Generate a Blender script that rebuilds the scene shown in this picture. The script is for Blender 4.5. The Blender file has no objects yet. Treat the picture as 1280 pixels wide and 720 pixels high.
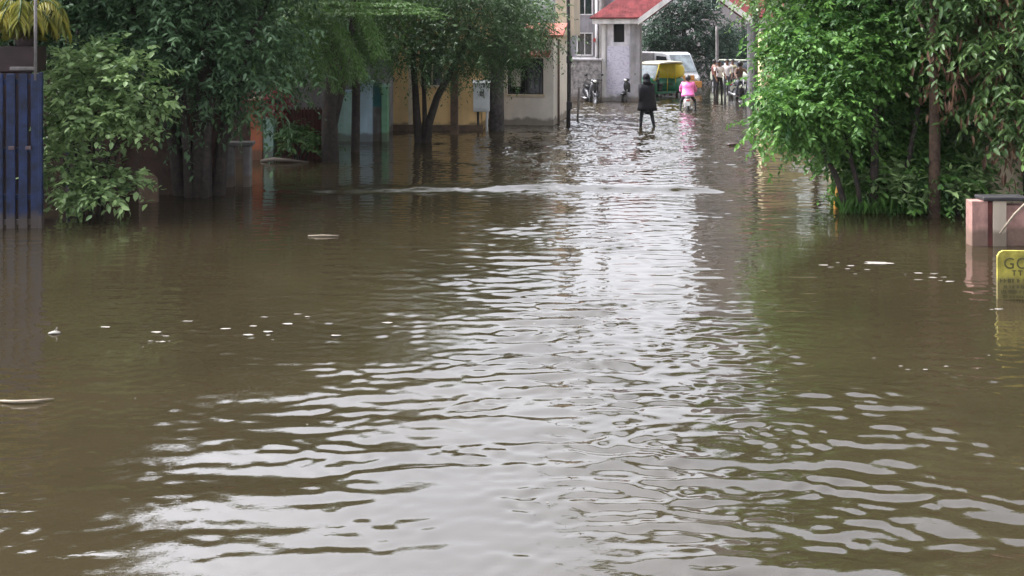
import bpy, bmesh, math, random
import numpy as np
from mathutils import Vector, Matrix
rng = np.random.default_rng(7)
random.seed(7)
scene = bpy.context.scene
COL = scene.collection
F, H, CX, HY = 1300.0, 2.6, 640.0, 45.0      # focal (px of a 1280 frame), eye height, centre, horizon row
def G(px, py):                                # point on the water plane seen at a pixel
    Y = H * F / (py - HY); return Vector(((px - CX) / F * Y, Y, 0))
def W(px, py, Y): return Vector(((px - CX) / F * Y, Y, H - (py - HY) * Y / F))
YAW = math.atan2(220, 1300)                   # the street runs off to the right of the view axis
UD = Vector((math.cos(YAW), -math.sin(YAW), 0)); VD = Vector((math.sin(YAW), math.cos(YAW), 0))

# ------------------------------------------------------------------ materials
def nodes(name):
    m = bpy.data.materials.new(name); m.use_nodes = True
    nt = m.node_tree; b = nt.nodes['Principled BSDF']; return m, nt, b
def N(nt, t, **kw):
    n = nt.nodes.new(t)
    for k, v in kw.items():
        if k in n.inputs.keys() if isinstance(k, str) else False: n.inputs[k].default_value = v
        else: setattr(n, k, v)
    return n
def mat(name, col, rough=0.6, var=0.25, scale=3.0, bump=0.0, bscale=30.0, col2=None, metal=0.0, streak=0.0, spec=0.4, tide=0.0):
    m, nt, b = nodes(name); L = nt.links.new
    tc = N(nt, 'ShaderNodeTexCoord')
    no = N(nt, 'ShaderNodeTexNoise'); no.inputs['Scale'].default_value = scale; no.inputs['Detail'].default_value = 6
    no.inputs['Roughness'].default_value = 0.65
    L(tc.outputs['Object'], no.inputs['Vector'])
    ramp = N(nt, 'ShaderNodeValToRGB')
    c2 = col2 or tuple(c * (1 - var * 1.6) for c in col)
    ramp.color_ramp.elements[0].position = 0.36; ramp.color_ramp.elements[1].position = 0.62
    ramp.color_ramp.elements[0].color = (*c2, 1); ramp.color_ramp.elements[1].color = (*col, 1)
    L(no.outputs['Fac'], ramp.inputs['Fac']); out = ramp.outputs['Color']
    if streak > 0:
        mp = N(nt, 'ShaderNodeMapping'); mp.inputs['Scale'].default_value = (2.6, 2.6, 0.45)
        L(tc.outputs['Object'], mp.inputs['Vector'])
        n2 = N(nt, 'ShaderNodeTexNoise'); n2.inputs['Scale'].default_value = 1.6; n2.inputs['Detail'].default_value = 5
        L(mp.outputs['Vector'], n2.inputs['Vector'])
        r2 = N(nt, 'ShaderNodeValToRGB'); r2.color_ramp.elements[0].position = 0.42; r2.color_ramp.elements[1].position = 0.66
        r2.color_ramp.elements[0].color = (0, 0, 0, 1); r2.color_ramp.elements[1].color = (streak, streak, streak, 1)
        L(n2.outputs['Fac'], r2.inputs['Fac'])
        mx = N(nt, 'ShaderNodeMix'); mx.data_type = 'RGBA'
        L(r2.outputs['Color'], mx.inputs[0]); L(out, mx.inputs[6]); mx.inputs[7].default_value = (0.06, 0.05, 0.04, 1)
        out = mx.outputs[2]
    if tide > 0:                                   # muddy high-water mark with an uneven edge
        sx = N(nt, 'ShaderNodeSeparateXYZ'); L(tc.outputs['Object'], sx.inputs[0])
        n3 = N(nt, 'ShaderNodeTexNoise'); n3.inputs['Scale'].default_value = 3.5; n3.inputs['Detail'].default_value = 6; L(tc.outputs['Object'], n3.inputs['Vector'])
        a3 = N(nt, 'ShaderNodeMath'); a3.operation = 'MULTIPLY_ADD'; a3.inputs[1].default_value = -.35; L(n3.outputs['Fac'], a3.inputs[0]); L(sx.outputs['Z'], a3.inputs[2])
        r3 = N(nt, 'ShaderNodeMapRange'); r3.inputs[1].default_value = -.02; r3.inputs[2].default_value = .07; r3.inputs[3].default_value = tide; r3.inputs[4].default_value = 0
        L(a3.outputs[0], r3.inputs[0])
        m3 = N(nt, 'ShaderNodeMix'); m3.data_type = 'RGBA'; L(r3.outputs[0], m3.inputs[0]); L(out, m3.inputs[6]); m3.inputs[7].default_value = (.075, .055, .035, 1); out = m3.outputs[2]
    L(out, b.inputs['Base Color'])
    b.inputs['Roughness'].default_value = rough; b.inputs['Metallic'].default_value = metal
    b.inputs['Specular IOR Level'].default_value = spec
    if bump > 0:
        nb = N(nt, 'ShaderNodeTexNoise'); nb.inputs['Scale'].default_value = bscale; nb.inputs['Detail'].default_value = 5
        L(tc.outputs['Object'], nb.inputs['Vector'])
        bp = N(nt, 'ShaderNodeBump'); bp.inputs['Strength'].default_value = bump; bp.inputs['Distance'].default_value = 0.02
        L(nb.outputs['Fac'], bp.inputs['Height']); L(bp.outputs['Normal'], b.inputs['Normal'])
    return m
def leafmat(name, dark, light, rough=0.4, trans=0.32, spec=0.4):
    m, nt, b = nodes(name); L = nt.links.new
    at = N(nt, 'ShaderNodeAttribute'); at.attribute_name = 'tint'
    ge = N(nt, 'ShaderNodeNewGeometry')
    ad = N(nt, 'ShaderNodeMath'); ad.operation = 'MULTIPLY_ADD'; ad.inputs[1].default_value = 0.45
    L(ge.outputs['Random Per Island'], ad.inputs[0])
    m2 = N(nt, 'ShaderNodeMath'); m2.operation = 'MULTIPLY'; m2.inputs[1].default_value = 0.6
    L(at.outputs['Fac'], m2.inputs[0]); L(m2.outputs[0], ad.inputs[2])
    ramp = N(nt, 'ShaderNodeValToRGB')
    ramp.color_ramp.elements[0].color = (*dark, 1); ramp.color_ramp.elements[1].color = (*light, 1)
    ramp.color_ramp.elements[0].position = 0.1; ramp.color_ramp.elements[1].position = 0.95
    L(ad.outputs[0], ramp.inputs['Fac']); L(ramp.outputs['Color'], b.inputs['Base Color'])
    b.inputs['Roughness'].default_value = rough; b.inputs['Specular IOR Level'].default_value = spec
    tr = N(nt, 'ShaderNodeBsdfTranslucent'); L(ramp.outputs['Color'], tr.inputs['Color'])
    mx = N(nt, 'ShaderNodeMixShader'); mx.inputs[0].default_value = trans
    L(b.outputs[0], mx.inputs[1]); L(tr.outputs[0], mx.inputs[2])
    L(mx.outputs[0], nt.nodes['Material Output'].inputs['Surface'])
    return m
def tilemat(name, col, pitch=0.22):
    m = mat(name, col, 0.85, 0.35, 3, 0.0, spec=.12); nt = m.node_tree; b = nt.nodes['Principled BSDF']
    tc = N(nt, 'ShaderNodeTexCoord'); wv = N(nt, 'ShaderNodeTexWave'); wv.bands_direction = 'X'
    wv.inputs['Scale'].default_value = 0.32 / pitch; wv.inputs['Distortion'].default_value = 0.4
    w2 = N(nt, 'ShaderNodeTexWave'); w2.bands_direction = 'Z'; w2.wave_profile = 'SAW'; w2.inputs['Scale'].default_value = 0.32 / pitch
    ad = N(nt, 'ShaderNodeMath'); ad.operation = 'ADD'
    nt.links.new(tc.outputs['Object'], wv.inputs['Vector']); nt.links.new(tc.outputs['Object'], w2.inputs['Vector'])
    nt.links.new(wv.outputs['Fac'], ad.inputs[0]); nt.links.new(w2.outputs['Fac'], ad.inputs[1])
    bp = N(nt, 'ShaderNodeBump'); bp.inputs['Strength'].default_value = 0.25; bp.inputs['Distance'].default_value = 0.02
    nt.links.new(ad.outputs[0], bp.inputs['Height']); nt.links.new(bp.outputs['Normal'], b.inputs['Normal'])
    return m
def glassmat(name, col=(0.02, 0.025, 0.03), rough=0.06):
    return mat(name, col, rough, 0.3, 2.0, spec=0.7)
M = {}
M['ground'] = mat('ground_mud', (0.12, 0.09, 0.06), 0.8, 0.3, 1.5, 0.3)
M['blue'] = mat('blue_gate_paint', (0.006, 0.019, 0.072), 0.55, 0.5, 5, 0.15, tide=.7)
M['maroon'] = mat('maroon_pillar', (0.035, 0.018, 0.018), 0.6, 0.3, 5, 0.2)
M['mauve'] = mat('mauve_clay', (0.10, 0.07, 0.075), 0.7, 0.3, 6, 0.2)
M['brownwall'] = mat('brown_wall', (0.075, 0.042, 0.03), 0.9, 0.4, 3, 0.6, 20, streak=0.8)
M['ochre'] = mat('ochre_plaster', (0.8, 0.54, 0.25), 0.8, 0.12, 1.3, 0.2, 20, streak=0.18, tide=.7)
M['creamtrim'] = mat('cream_trim', (0.6, 0.5, 0.36), 0.8, 0.15, 3, 0.1)
M['cream'] = mat('cream_plaster', (0.66, 0.60, 0.53), 0.8, 0.1, 1.4, 0.15, 25, streak=0.08, tide=.7)
M['creamy'] = mat('yellow_cream_wall', (0.5, 0.44, 0.24), 0.8, 0.15, 1.4, 0.2, 25, streak=0.35, tide=.7)
M['beige'] = mat('beige_plaster', (0.5, 0.42, 0.33), 0.8, 0.1, 1.2, 0.15, 25, streak=0.25, tide=.7)
M['stone'] = mat('grey_stone', (0.27, 0.25, 0.25), 0.85, 0.45, 6, 0.8, 9, tide=.7)
M['grey'] = mat('grey_plaster', (0.3, 0.29, 0.31), 0.8, 0.2, 1.6, 0.2, 25, streak=0.4, tide=.7)
M['white'] = mat('off_white_plaster', (0.62, 0.6, 0.6), 0.75, 0.12, 2, 0.15, 25, streak=0.3, tide=.7)
M['lav'] = mat('lavender_plaster', (0.60, 0.58, 0.63), 0.75, 0.2, 2.6, 0.2, 25, streak=0.4, tide=.7)
M['mauvegrey'] = mat('mauve_grey_plaster', (0.33, 0.29, 0.29), 0.8, 0.12, 0.4, 0.1, 8, streak=0.3)
M['tile'] = tilemat('red_roof_tile', (0.14, 0.03, 0.032), .11)
M['tilepink'] = tilemat('faded_red_tile', (0.42, 0.15, 0.12), 0.16)
M['teal'] = mat('pale_turquoise', (0.4, 0.6, 0.54), 0.7, 0.12, 2, 0.1, streak=0.3, tide=.7)
M['bluepil'] = mat('sky_blue_paint', (0.45, 0.6, 0.7), 0.65, 0.1, 2, 0.1, streak=0.25, tide=.7)
M['dkteal'] = mat('dark_teal_paint', (0.02, 0.12, 0.13), 0.55, 0.2, 3)
M['green_p'] = mat('green_paint', (0.2, 0.42, 0.26), 0.65, 0.2, 2, 0.1, tide=.7)
M['orange_p'] = mat('orange_plaster', (0.42, 0.13, 0.06), 0.75, 0.2, 2, 0.15, streak=0.35, tide=.7)
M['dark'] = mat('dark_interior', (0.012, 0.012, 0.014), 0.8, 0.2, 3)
M['gunmetal'] = mat('dark_pole_paint', (0.03, 0.028, 0.03), 0.55, 0.3, 8)
M['concrete'] = mat('concrete', (0.2, 0.185, 0.18), 0.85, 0.3, 4, 0.4, 18, streak=0.4, tide=.7)
M['brownpost'] = mat('brown_post', (0.14, 0.09, 0.06), 0.8, 0.3, 5, 0.4)
M['rustred'] = mat('rust_stain', (0.10, 0.025, 0.02), 0.7, 0.3, 6)
M['pinkish'] = mat('pink_brick_render', (0.36, 0.2, 0.17), 0.8, 0.25, 5, 0.3, 15, streak=0.35, tide=.7)
M['signyel'] = mat('sign_yellow', (0.40, 0.35, 0.06), 0.7, 0.4, 4, 0.05, tide=.7)
M['ink'] = mat('sign_ink', (0.085, 0.075, 0.025), 0.7, 0.2, 9)
M['yelpost'] = mat('orange_yellow_paint', (0.6, 0.29, 0.04), 0.6, 0.2, 8)
M['boxwhite'] = mat('white_cabinet_paint', (0.62, 0.64, 0.65), 0.45, 0.12, 4)
M['bark'] = mat('dark_bark', (0.045, 0.035, 0.028), 0.9, 0.4, 9, 0.9, 24)
M['bark2'] = mat('reddish_bark', (0.10, 0.062, 0.042), 0.9, 0.4, 9, 0.9, 24)
M['bark3'] = mat('grey_bark', (0.11, 0.095, 0.09), 0.9, 0.4, 9, 0.9, 24)
M['glass'] = glassmat('dark_glass')
M['paleglass'] = mat('pale_windscreen', (0.36, 0.42, 0.45), 0.08, 0.4, 1.4, spec=0.7)
M['pale_reflection'] = mat('painted_window_reflection', (0.5, 0.48, 0.42), 0.9, 0.2, 5)
M['tyre'] = mat('tyre_rubber', (0.012, 0.012, 0.012), 0.75, 0.2, 12)
M['rim'] = mat('wheel_steel', (0.4, 0.4, 0.42), 0.35, 0.2, 9, metal=0.8)
M['black'] = mat('black_cloth', (0.007, 0.007, 0.01), 0.75, 0.3, 10, 0.2, spec=.2)
M['blackp'] = mat('black_plastic', (0.015, 0.015, 0.017), 0.4, 0.2, 9)
M['pink'] = mat('pink_raincoat', (0.62, 0.13, 0.36), 0.42, 0.18, 6, 0.25, 14)
M['skin'] = mat('brown_skin', (0.16, 0.075, 0.045), 0.55, 0.1, 14)
M['hair'] = mat('black_hair', (0.01, 0.008, 0.007), 0.5, 0.2, 30)
M['shirtw'] = mat('pale_pink_shirt', (0.62, 0.56, 0.57), 0.8, 0.12, 8)
M['shirtr'] = mat('dull_red_shirt', (0.22, 0.07, 0.06), 0.8, 0.2, 8)
M['shirtb'] = mat('brown_shirt', (0.16, 0.10, 0.085), 0.8, 0.2, 8)
M['khaki'] = mat('khaki_shirt', (0.34, 0.31, 0.2), 0.8, 0.2, 8)
M['trouser'] = mat('dark_trouser_cloth', (0.018, 0.018, 0.022), 0.8, 0.2, 8)
M['trousergrey'] = mat('grey_trouser_cloth', (0.09, 0.09, 0.11), 0.8, 0.2, 8)
M['shoe'] = mat('dark_sandal', (0.03, 0.02, 0.015), 0.7, 0.2, 9)
M['autoyel'] = mat('rickshaw_yellow', (0.68, 0.52, 0.03), 0.42, 0.12, 4)
M['autogrn'] = mat('rickshaw_green', (0.012, 0.15, 0.075), 0.38, 0.2, 4)
M['autocream'] = mat('cream_canvas', (0.62, 0.57, 0.46), 0.6, 0.12, 4)
M['vanwhite'] = mat('white_vehicle_paint', (0.62, 0.63, 0.65), 0.3, 0.1, 3)
M['vangrey'] = mat('grey_cargo_panel', (0.42, 0.40, 0.40), 0.5, 0.12, 3)
M['vanorange'] = mat('orange_bumper_paint', (0.62, 0.27, 0.05), 0.4, 0.2, 5)
M['cargreen'] = mat('pale_sage_car_paint', (0.32, 0.34, 0.27), 0.3, 0.1, 3)
M['scootgrey'] = mat('pale_scooter_plastic', (0.45, 0.4, 0.4), 0.35, 0.15, 6)
M['scootblack'] = mat('black_scooter_plastic', (0.02, 0.02, 0.024), 0.3, 0.15, 6)
M['lampglass'] = mat('lamp_glass', (0.75, 0.75, 0.72), 0.12, 0.1, 8, spec=0.8)
M['redlamp'] = mat('red_lamp_glass', (0.35, 0.012, 0.012), 0.2, 0.1, 8, spec=0.8)
M['foam_glints'] = mat('foam_glint_white', (0.22, 0.205, 0.18), 0.7, 0.2, 20)  # pale tone of the froth, also painted for sky glints on ripples
M['stick'] = mat('bleached_stick', (0.24, 0.2, 0.15), 0.8, 0.2, 20)
M['debris'] = mat('dark_litter', (0.05, 0.03, 0.025), 0.7, 0.3, 15)
M['flower'] = leafmat('red_bracts', (0.2, 0.02, 0.035), (0.45, 0.08, 0.12))
M['leafdark'] = leafmat('dark_leaf', (0.018, 0.05, 0.02), (0.11, 0.2, 0.085))
M['leafmid'] = leafmat('mid_leaf', (0.022, 0.062, 0.018), (0.12, 0.22, 0.065))
M['leaffine'] = leafmat('fine_leaf', (0.024, 0.055, 0.02), (0.1, 0.18, 0.06))
M['leafbright'] = leafmat('bright_leaf', (0.016, 0.06, 0.014), (0.125, 0.26, 0.05), 0.5, .32, .3)
M['leaflight'] = leafmat('pale_shrub_leaf', (0.05, 0.11, 0.03), (0.32, 0.45, 0.18), 0.42)
M['leafdeep'] = leafmat('deep_leaf', (0.010, 0.026, 0.018), (0.045, 0.085, 0.05), 0.6, .25, .2)
M['leaffeather'] = leafmat('feather_leaf', (0.03, 0.07, 0.012), (0.10, 0.20, 0.04))
M['leafyellow'] = leafmat('yellow_palm_leaf', (0.07, 0.12, 0.02), (0.34, 0.30, 0.05))
M['leafdry'] = leafmat('dry_brown_leaf', (0.05, 0.025, 0.014), (0.17, 0.09, 0.05), 0.7, 0.2)
M['leafolive'] = leafmat('olive_leaf', (0.025, 0.065, 0.015), (0.15, 0.25, 0.075))
M['grassy'] = leafmat('grass_blade', (0.03, 0.09, 0.015), (0.12, 0.26, 0.05))

# ------------------------------------------------------------------ object helpers
def link(o): COL.objects.link(o); return o
def tag(o, label=None, cat=None, group=None, kind=None):
    if label: o['label'] = label
    if cat: o['category'] = cat
    if group: o['group'] = group
    if kind: o['kind'] = kind
    return o
def thing(name, label, cat, loc=(0, 0, 0), rz=0.0, group=None):
    o = link(bpy.data.objects.new(name, None)); o.empty_display_size = 0.2
    o.location = loc; o.rotation_euler = (0, 0, rz)
    return tag(o, label, cat, group)
class MB:
    def __init__(s): s.v = []; s.f = []; s.mi = []; s.sm = []; s.mats = []
    def m(s, mt):
        if mt not in s.mats: s.mats.append(mt)
        return s.mats.index(mt)
    def add(s, vs, fs, mt=None, smooth=False):
        b = len(s.v); s.v += [tuple(v) for v in vs]; i = s.m(mt) if mt else 0
        for f in fs: s.f.append(tuple(b + k for k in f)); s.mi.append(i); s.sm.append(smooth)
        return s
    def box(s, c, d, mt=None, rz=0.0, bev=0.0, tilt=None):
        c = Vector(c); hx, hy, hz = d[0] / 2, d[1] / 2, d[2] / 2
        bm = bmesh.new(); bmesh.ops.create_cube(bm, size=1)
        for v in bm.verts: v.co = Vector((v.co.x * d[0], v.co.y * d[1], v.co.z * d[2]))
        if bev > 0: bmesh.ops.bevel(bm, geom=list(bm.edges), offset=min(bev, hx * .9, hy * .9, hz * .9), segments=2, affect='EDGES', profile=0.5)
        R = Matrix.Rotation(rz, 4, 'Z')
        if tilt: R = R @ Matrix.Rotation(tilt[0], 4, tilt[1])
        bm.verts.index_update()
        vs = [R @ v.co + c for v in bm.verts]; fs = [[v.index for v in f.verts] for f in bm.faces]
        bm.free(); return s.add(vs, fs, mt)
    def quad(s, a, b, c, d, mt=None): return s.add([a, b, c, d], [(0, 1, 2, 3)], mt)
    def prism(s, poly, axis, t0, t1, mt=None):
        # polygon in the two other axes, extruded along axis ('x','y','z')
        n = len(poly)
        def pt(p, t):
            return {'x': (t, p[0], p[1]), 'y': (p[0], t, p[1]), 'z': (p[0], p[1], t)}[axis]
        vs = [pt(p, t0) for p in poly] + [pt(p, t1) for p in poly]
        fs = [tuple(range(n))[::-1], tuple(range(n, 2 * n))] + [(i, (i + 1) % n, n + (i + 1) % n, n + i) for i in range(n)]
        return s.add(vs, fs, mt)
    def tube(s, pts, rad, mt=None, n=8, jit=0.0, cap=True):
        pts = [Vector(p) for p in pts]
        if not hasattr(rad, '__len__'): rad = [rad] * len(pts)
        vs = []; 
        for i, p in enumerate(pts):
            t = (pts[min(i + 1, len(pts) - 1)] - pts[max(i - 1, 0)]).normalized()
            a = Vector((1, 0, 0)) if abs(t.x) < 0.8 else Vector((0, 1, 0))
            u = t.cross(a).normalized(); w = t.cross(u)
            for k in range(n):
                an = 2 * math.pi * k / n; r = rad[i] * (1 + jit * random.uniform(-1, 1))
                vs.append(p + (u * math.cos(an) + w * math.sin(an)) * r)
        fs = []
        for i in range(len(pts) - 1):
            for k in range(n):
                fs.append((i * n + k, i * n + (k + 1) % n, (i + 1) * n + (k + 1) % n, (i + 1) * n + k))
        if cap: fs.append(tuple(range(n))[::-1]); fs.append(tuple(range((len(pts) - 1) * n, len(pts) * n)))
        return s.add(vs, fs, mt, True)
    def loft(s, secs, mt=None, n=16, p=2.5, cap=True, axis='x'):
        # secs: (t, a0, b0, ra, rb) superellipse sections along an axis
        vs = []
        for t, a0, b0, ra, rb in secs:
            for k in range(n):
                an = 2 * math.pi * (k + .5) / n; c, si = math.cos(an), math.sin(an)
                a = a0 + ra * math.copysign(abs(c) ** (2 / p), c); b = b0 + rb * math.copysign(abs(si) ** (2 / p), si)
                vs.append((t, a, b) if axis == 'x' else ((a, t, b) if axis == 'y' else (a, b, t)))
        fs = []
        for i in range(len(secs) - 1):
            for k in range(n): fs.append((i * n + k, i * n + (k + 1) % n, (i + 1) * n + (k + 1) % n, (i + 1) * n + k))
        if cap: fs.append(tuple(range(n))[::-1]); fs.append(tuple(range((len(secs) - 1) * n, len(secs) * n)))
        return s.add(vs, fs, mt, True)
    def lathe(s, prof, c, mt=None, n=16, axis='z'):
        vs = []
        for r, h in prof:
            for k in range(n):
                an = 2 * math.pi * k / n; x, y = r * math.cos(an), r * math.sin(an)
                q = {'z': (x, y, h), 'y': (x, h, y), 'x': (h, x, y)}[axis]
                vs.append((q[0] + c[0], q[1] + c[1], q[2] + c[2]))
        fs = []
        for i in range(len(prof) - 1):
            for k in range(n): fs.append((i * n + k, i * n + (k + 1) % n, (i + 1) * n + (k + 1) % n, (i + 1) * n + k))
        fs.append(tuple(range(n))[::-1]); fs.append(tuple(range((len(prof) - 1) * n, len(prof) * n)))
        return s.add(vs, fs, mt, True)
    def ball(s, c, r, mt=None, n=10):
        r = r if hasattr(r, '__len__') else (r, r, r); m_ = max(5, n // 2 + 1)
        vs = []; fs = []
        for i in range(1, m_):
            th = math.pi * i / m_
            for k in range(n):
                an = 2 * math.pi * k / n
                vs.append((c[0] + r[0] * math.sin(th) * math.cos(an), c[1] + r[1] * math.sin(th) * math.sin(an), c[2] + r[2] * math.cos(th)))
        vs += [(c[0], c[1], c[2] + r[2]), (c[0], c[1], c[2] - r[2])]
        R = m_ - 1
        for i in range(R - 1):
            for k in range(n): fs.append((i * n + k, (i + 1) * n + k, (i + 1) * n + (k + 1) % n, i * n + (k + 1) % n))
        for k in range(n): fs.append((R * n, k, (k + 1) % n)); fs.append((R * n + 1, (R - 1) * n + (k + 1) % n, (R - 1) * n + k))
        return s.add(vs, fs, mt, True)
    def build(s, name, mt=None, parent=None, loc=None):
        me = bpy.data.meshes.new(name); me.from_pydata(s.v, [], s.f); 
        for k in (s.mats or [mt]): me.materials.append(M[k] if isinstance(k, str) else k)
        me.polygons.foreach_set('material_index', s.mi); me.polygons.foreach_set('use_smooth', s.sm)
        bm = bmesh.new(); bm.from_mesh(me); bmesh.ops.recalc_face_normals(bm, faces=bm.faces); bm.to_mesh(me); bm.free()
        me.update(); o = link(bpy.data.objects.new(name, me))
        if parent is not None: o.parent = parent
        if loc is not None: o.location = loc
        return o
def part(name, mt, parent, **boxkw):
    return MB().box(**boxkw).build(name, mt, parent)
def copy_tree(o, parent=None):
    c = o.copy(); COL.objects.link(c)
    if parent is not None: c.parent = parent
    for ch in list(o.children): copy_tree(ch, c)
    return c
def npmesh(name, V, Fc, mt, parent=None, tint=None, smooth=False):
    me = bpy.data.meshes.new(name); k = Fc.shape[1]
    me.vertices.add(len(V)); me.vertices.foreach_set('co', V.astype(np.float32).ravel())
    me.loops.add(Fc.size); me.loops.foreach_set('vertex_index', Fc.astype(np.int32).ravel())
    me.polygons.add(len(Fc)); me.polygons.foreach_set('loop_start', np.arange(0, Fc.size, k, dtype=np.int32))
    me.polygons.foreach_set('loop_total', np.full(len(Fc), k, dtype=np.int32))
    if smooth: me.polygons.foreach_set('use_smooth', np.ones(len(Fc), dtype=bool))
    me.materials.append(M[mt]); me.update(calc_edges=True)
    if tint is not None:
        a = me.attributes.new('tint', 'FLOAT', 'POINT'); a.data.foreach_set('value', tint.astype(np.float32))
    o = link(bpy.data.objects.new(name, me))
    if parent is not None: o.parent = parent
    return o

# ------------------------------------------------------------------ foliage
def nrm(a): return a / np.maximum(np.linalg.norm(a, axis=-1, keepdims=True), 1e-9)
def leaf_arrays(P, D, Nn, L, Wd, curl=0.12):
    S = nrm(np.cross(D, Nn)); Nn = nrm(np.cross(S, D)); L = L[:, None]; Wd = Wd[:, None]
    v = np.stack([P, P + D * L * .32 + S * Wd * .5 + Nn * Wd * .14, P + D * L * .7 + S * Wd * .38 + Nn * Wd * .05,
                  P + D * L - Nn * L * curl, P + D * L * .7 - S * Wd * .38 + Nn * Wd * .05, P + D * L * .32 - S * Wd * .5 + Nn * Wd * .14], 1)
    n = len(P); b = (np.arange(n) * 6)[:, None]
    f = np.concatenate([b + np.array([[0, 1, 2, 3]]), b + np.array([[0, 3, 4, 5]])], 0)
    return v.reshape(-1, 3), f
def sprays(A, D, Ls, k, leaf, width, tint, droop=0.35, spread=0.9, hang=0.3, updir=0.9):
    n = len(A); t = np.linspace(0.12, 1.0, k)[None, :, None]
    down = np.array([0, 0, -1.0])
    P = A[:, None] + D[:, None] * Ls[:, None, None] * t + down * (droop * Ls)[:, None, None] * t ** 2
    T = nrm(D[:, None] + down * droop * 2 * t)
    up = np.array([0, 0, 1.0]) + rng.normal(0, .25, (n, 1, 3))
    S = nrm(np.cross(T, np.broadcast_to(up, T.shape)))
    sg = np.where(np.arange(k) % 2 == 0, 1.0, -1.0)[None, :, None]
    LD = nrm(T * 0.6 + S * sg * spread + down * hang + rng.normal(0, .28, (n, k, 3)))
    Nn = nrm(np.array([0, 0, updir]) + rng.normal(0, .4, (n, k, 3)))
    L = leaf * rng.uniform(.45, 1.3, (n, k)); Wd = L * width * rng.uniform(.8, 1.2, (n, k))
    V, Fc = leaf_arrays(P.reshape(-1, 3), LD.reshape(-1, 3), Nn.reshape(-1, 3), L.ravel(), Wd.ravel())
    tt = np.repeat(np.repeat(tint, k), 6)
    return V, Fc, tt
def crown_points(ells, rc=0.45, per=14):
    """clumps spread over the outer part of a few ellipsoids; returns anchors, directions, tints, clump centres"""
    A = []; D = []; T = []; C = []
    for (c, r, nc) in ells:
        c = np.array(c, float); r = np.array(r, float)
        d = nrm(rng.normal(0, 1, (nc, 3))); rad = 0.35 + 0.65 * rng.random((nc, 1)) ** 0.6
        cc = c + d * rad * r * (1 + rng.normal(0, .07, (nc, 1)))
        cc[:, 2] = np.maximum(cc[:, 2], 0.25 + .3 * rng.random(nc))
        tc = np.clip(rng.normal(.45, .28, nc), 0, 1)
        for i in range(nc):
            a = cc[i] + rng.normal(0, rc * rng.uniform(.6, 1.15), (per, 3)) * np.array([1, 1, .7])
            out = nrm((a - c) / r ** 1.0)
            dd = nrm(out * .8 + rng.normal(0, .6, (per, 3)) + np.array([0, 0, -.05]))
            A.append(a); D.append(dd); T.append(np.clip(tc[i] + rng.normal(0, .14, per), 0, 1))
        C.append(cc)
    return np.concatenate(A), np.concatenate(D), np.concatenate(T), np.concatenate(C)
def limb(mb, a, b, r0, r1, sag=0.15, seg=5, mt=None):
    a = Vector(a); b = Vector(b); L = (b - a).length; pts = []; rr = []
    off = Vector((random.uniform(-1, 1), random.uniform(-1, 1), random.uniform(.2, 1))) * L * sag
    for i in range(seg + 1):
        t = i / seg; p = a.lerp(b, t) + off * math.sin(math.pi * t) * .6
        if 0 < i < seg: p += Vector((random.uniform(-1, 1), random.uniform(-1, 1), random.uniform(-1, 1))) * L * .025
        pts.append(p); rr.append(r0 + (r1 - r0) * t ** .8)
    mb.tube(pts, rr, mt, n=7, jit=.08); return pts
def tree(name, label, stems, ells, tmul=1.0, *a_, **k_):
    return tree_(name, label, stems, ells, *a_, tmul=tmul, **k_)
def tree_(name, label, stems, ells, leaf=.1, width=.42, k=9, slen=.45, per=14, rc=.45, lm='leafmid', bark='bark', group=None,
         droop=.35, hang=.3, spread=.9, nlimb=26, cat='tree', extra=None, tmul=1.0):
    """stems: list of (points, radii) in world space; the thing stands at the first stem's foot"""
    base = Vector(stems[0][0][0])
    t = thing(name, label, cat, (base.x, base.y, 0), 0, group); off = np.array([base.x, base.y, 0])
    A, D, T, C = crown_points(ells, rc, per)
    A = A - off; T = T * tmul
    mb = MB(); ends = []
    for pts, rad in stems:
        q = [Vector(p) - Vector(off) for p in pts]; mb.tube(q, rad, None, n=10, jit=.08); ends += [(q[-1], rad[-1]), (q[len(q) // 2], rad[len(rad) // 2])] if len(q) > 2 else [(q[-1], rad[-1])]
    cs = C - off; idx = rng.permutation(len(cs))[:nlimb]
    for i in idx:
        p = Vector(cs[i]); e, r = min(ends, key=lambda e_: (e_[0] - p).length + (0 if e_[0].z <= p.z + .5 else 1.0))
        limb(mb, e, p, r * .5, .012, .12)
    mb.build('trunk', bark, t)
    V, Fc, tt = sprays(A, D, slen * rng.uniform(.6, 1.3, len(A)), k, leaf, width, T, droop, spread, hang)
    if extra is not None:
        V2, F2, t2 = extra; V2 = V2 - off; Fc = np.concatenate([Fc, F2 + len(V)]); V = np.concatenate([V, V2]); tt = np.concatenate([tt, t2])
    keep = None
    V[:, 2] = np.maximum(V[:, 2], -0.05)
    npmesh('crown', V, Fc, lm, t, tt)
    return t
def shrub(name, label, base, ells, leaf, width, k, slen, per, rc, lm, cat='shrub', droop=.25, hang=.1, nst=7, bark='bark', group=None):
    st = []
    for i in range(nst):
        c, r, _ = ells[i % len(ells)]
        e = Vector(c) + Vector((random.uniform(-.6, .6) * r[0], random.uniform(-.6, .6) * r[1], random.uniform(-.2, .5) * r[2]))
        b = Vector(base) + Vector((random.uniform(-.12, .12), random.uniform(-.12, .12), -.3))
        m_ = b.lerp(e, .5) + Vector((random.uniform(-.1, .1), random.uniform(-.1, .1), .1))
        st.append(([b, m_, e], [.028, .02, .01]))
    return tree_(name, label, st, ells, leaf, width, k, slen, per, rc, lm, bark, group, droop, hang, .9, 14, cat)

exec_after = []
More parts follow.
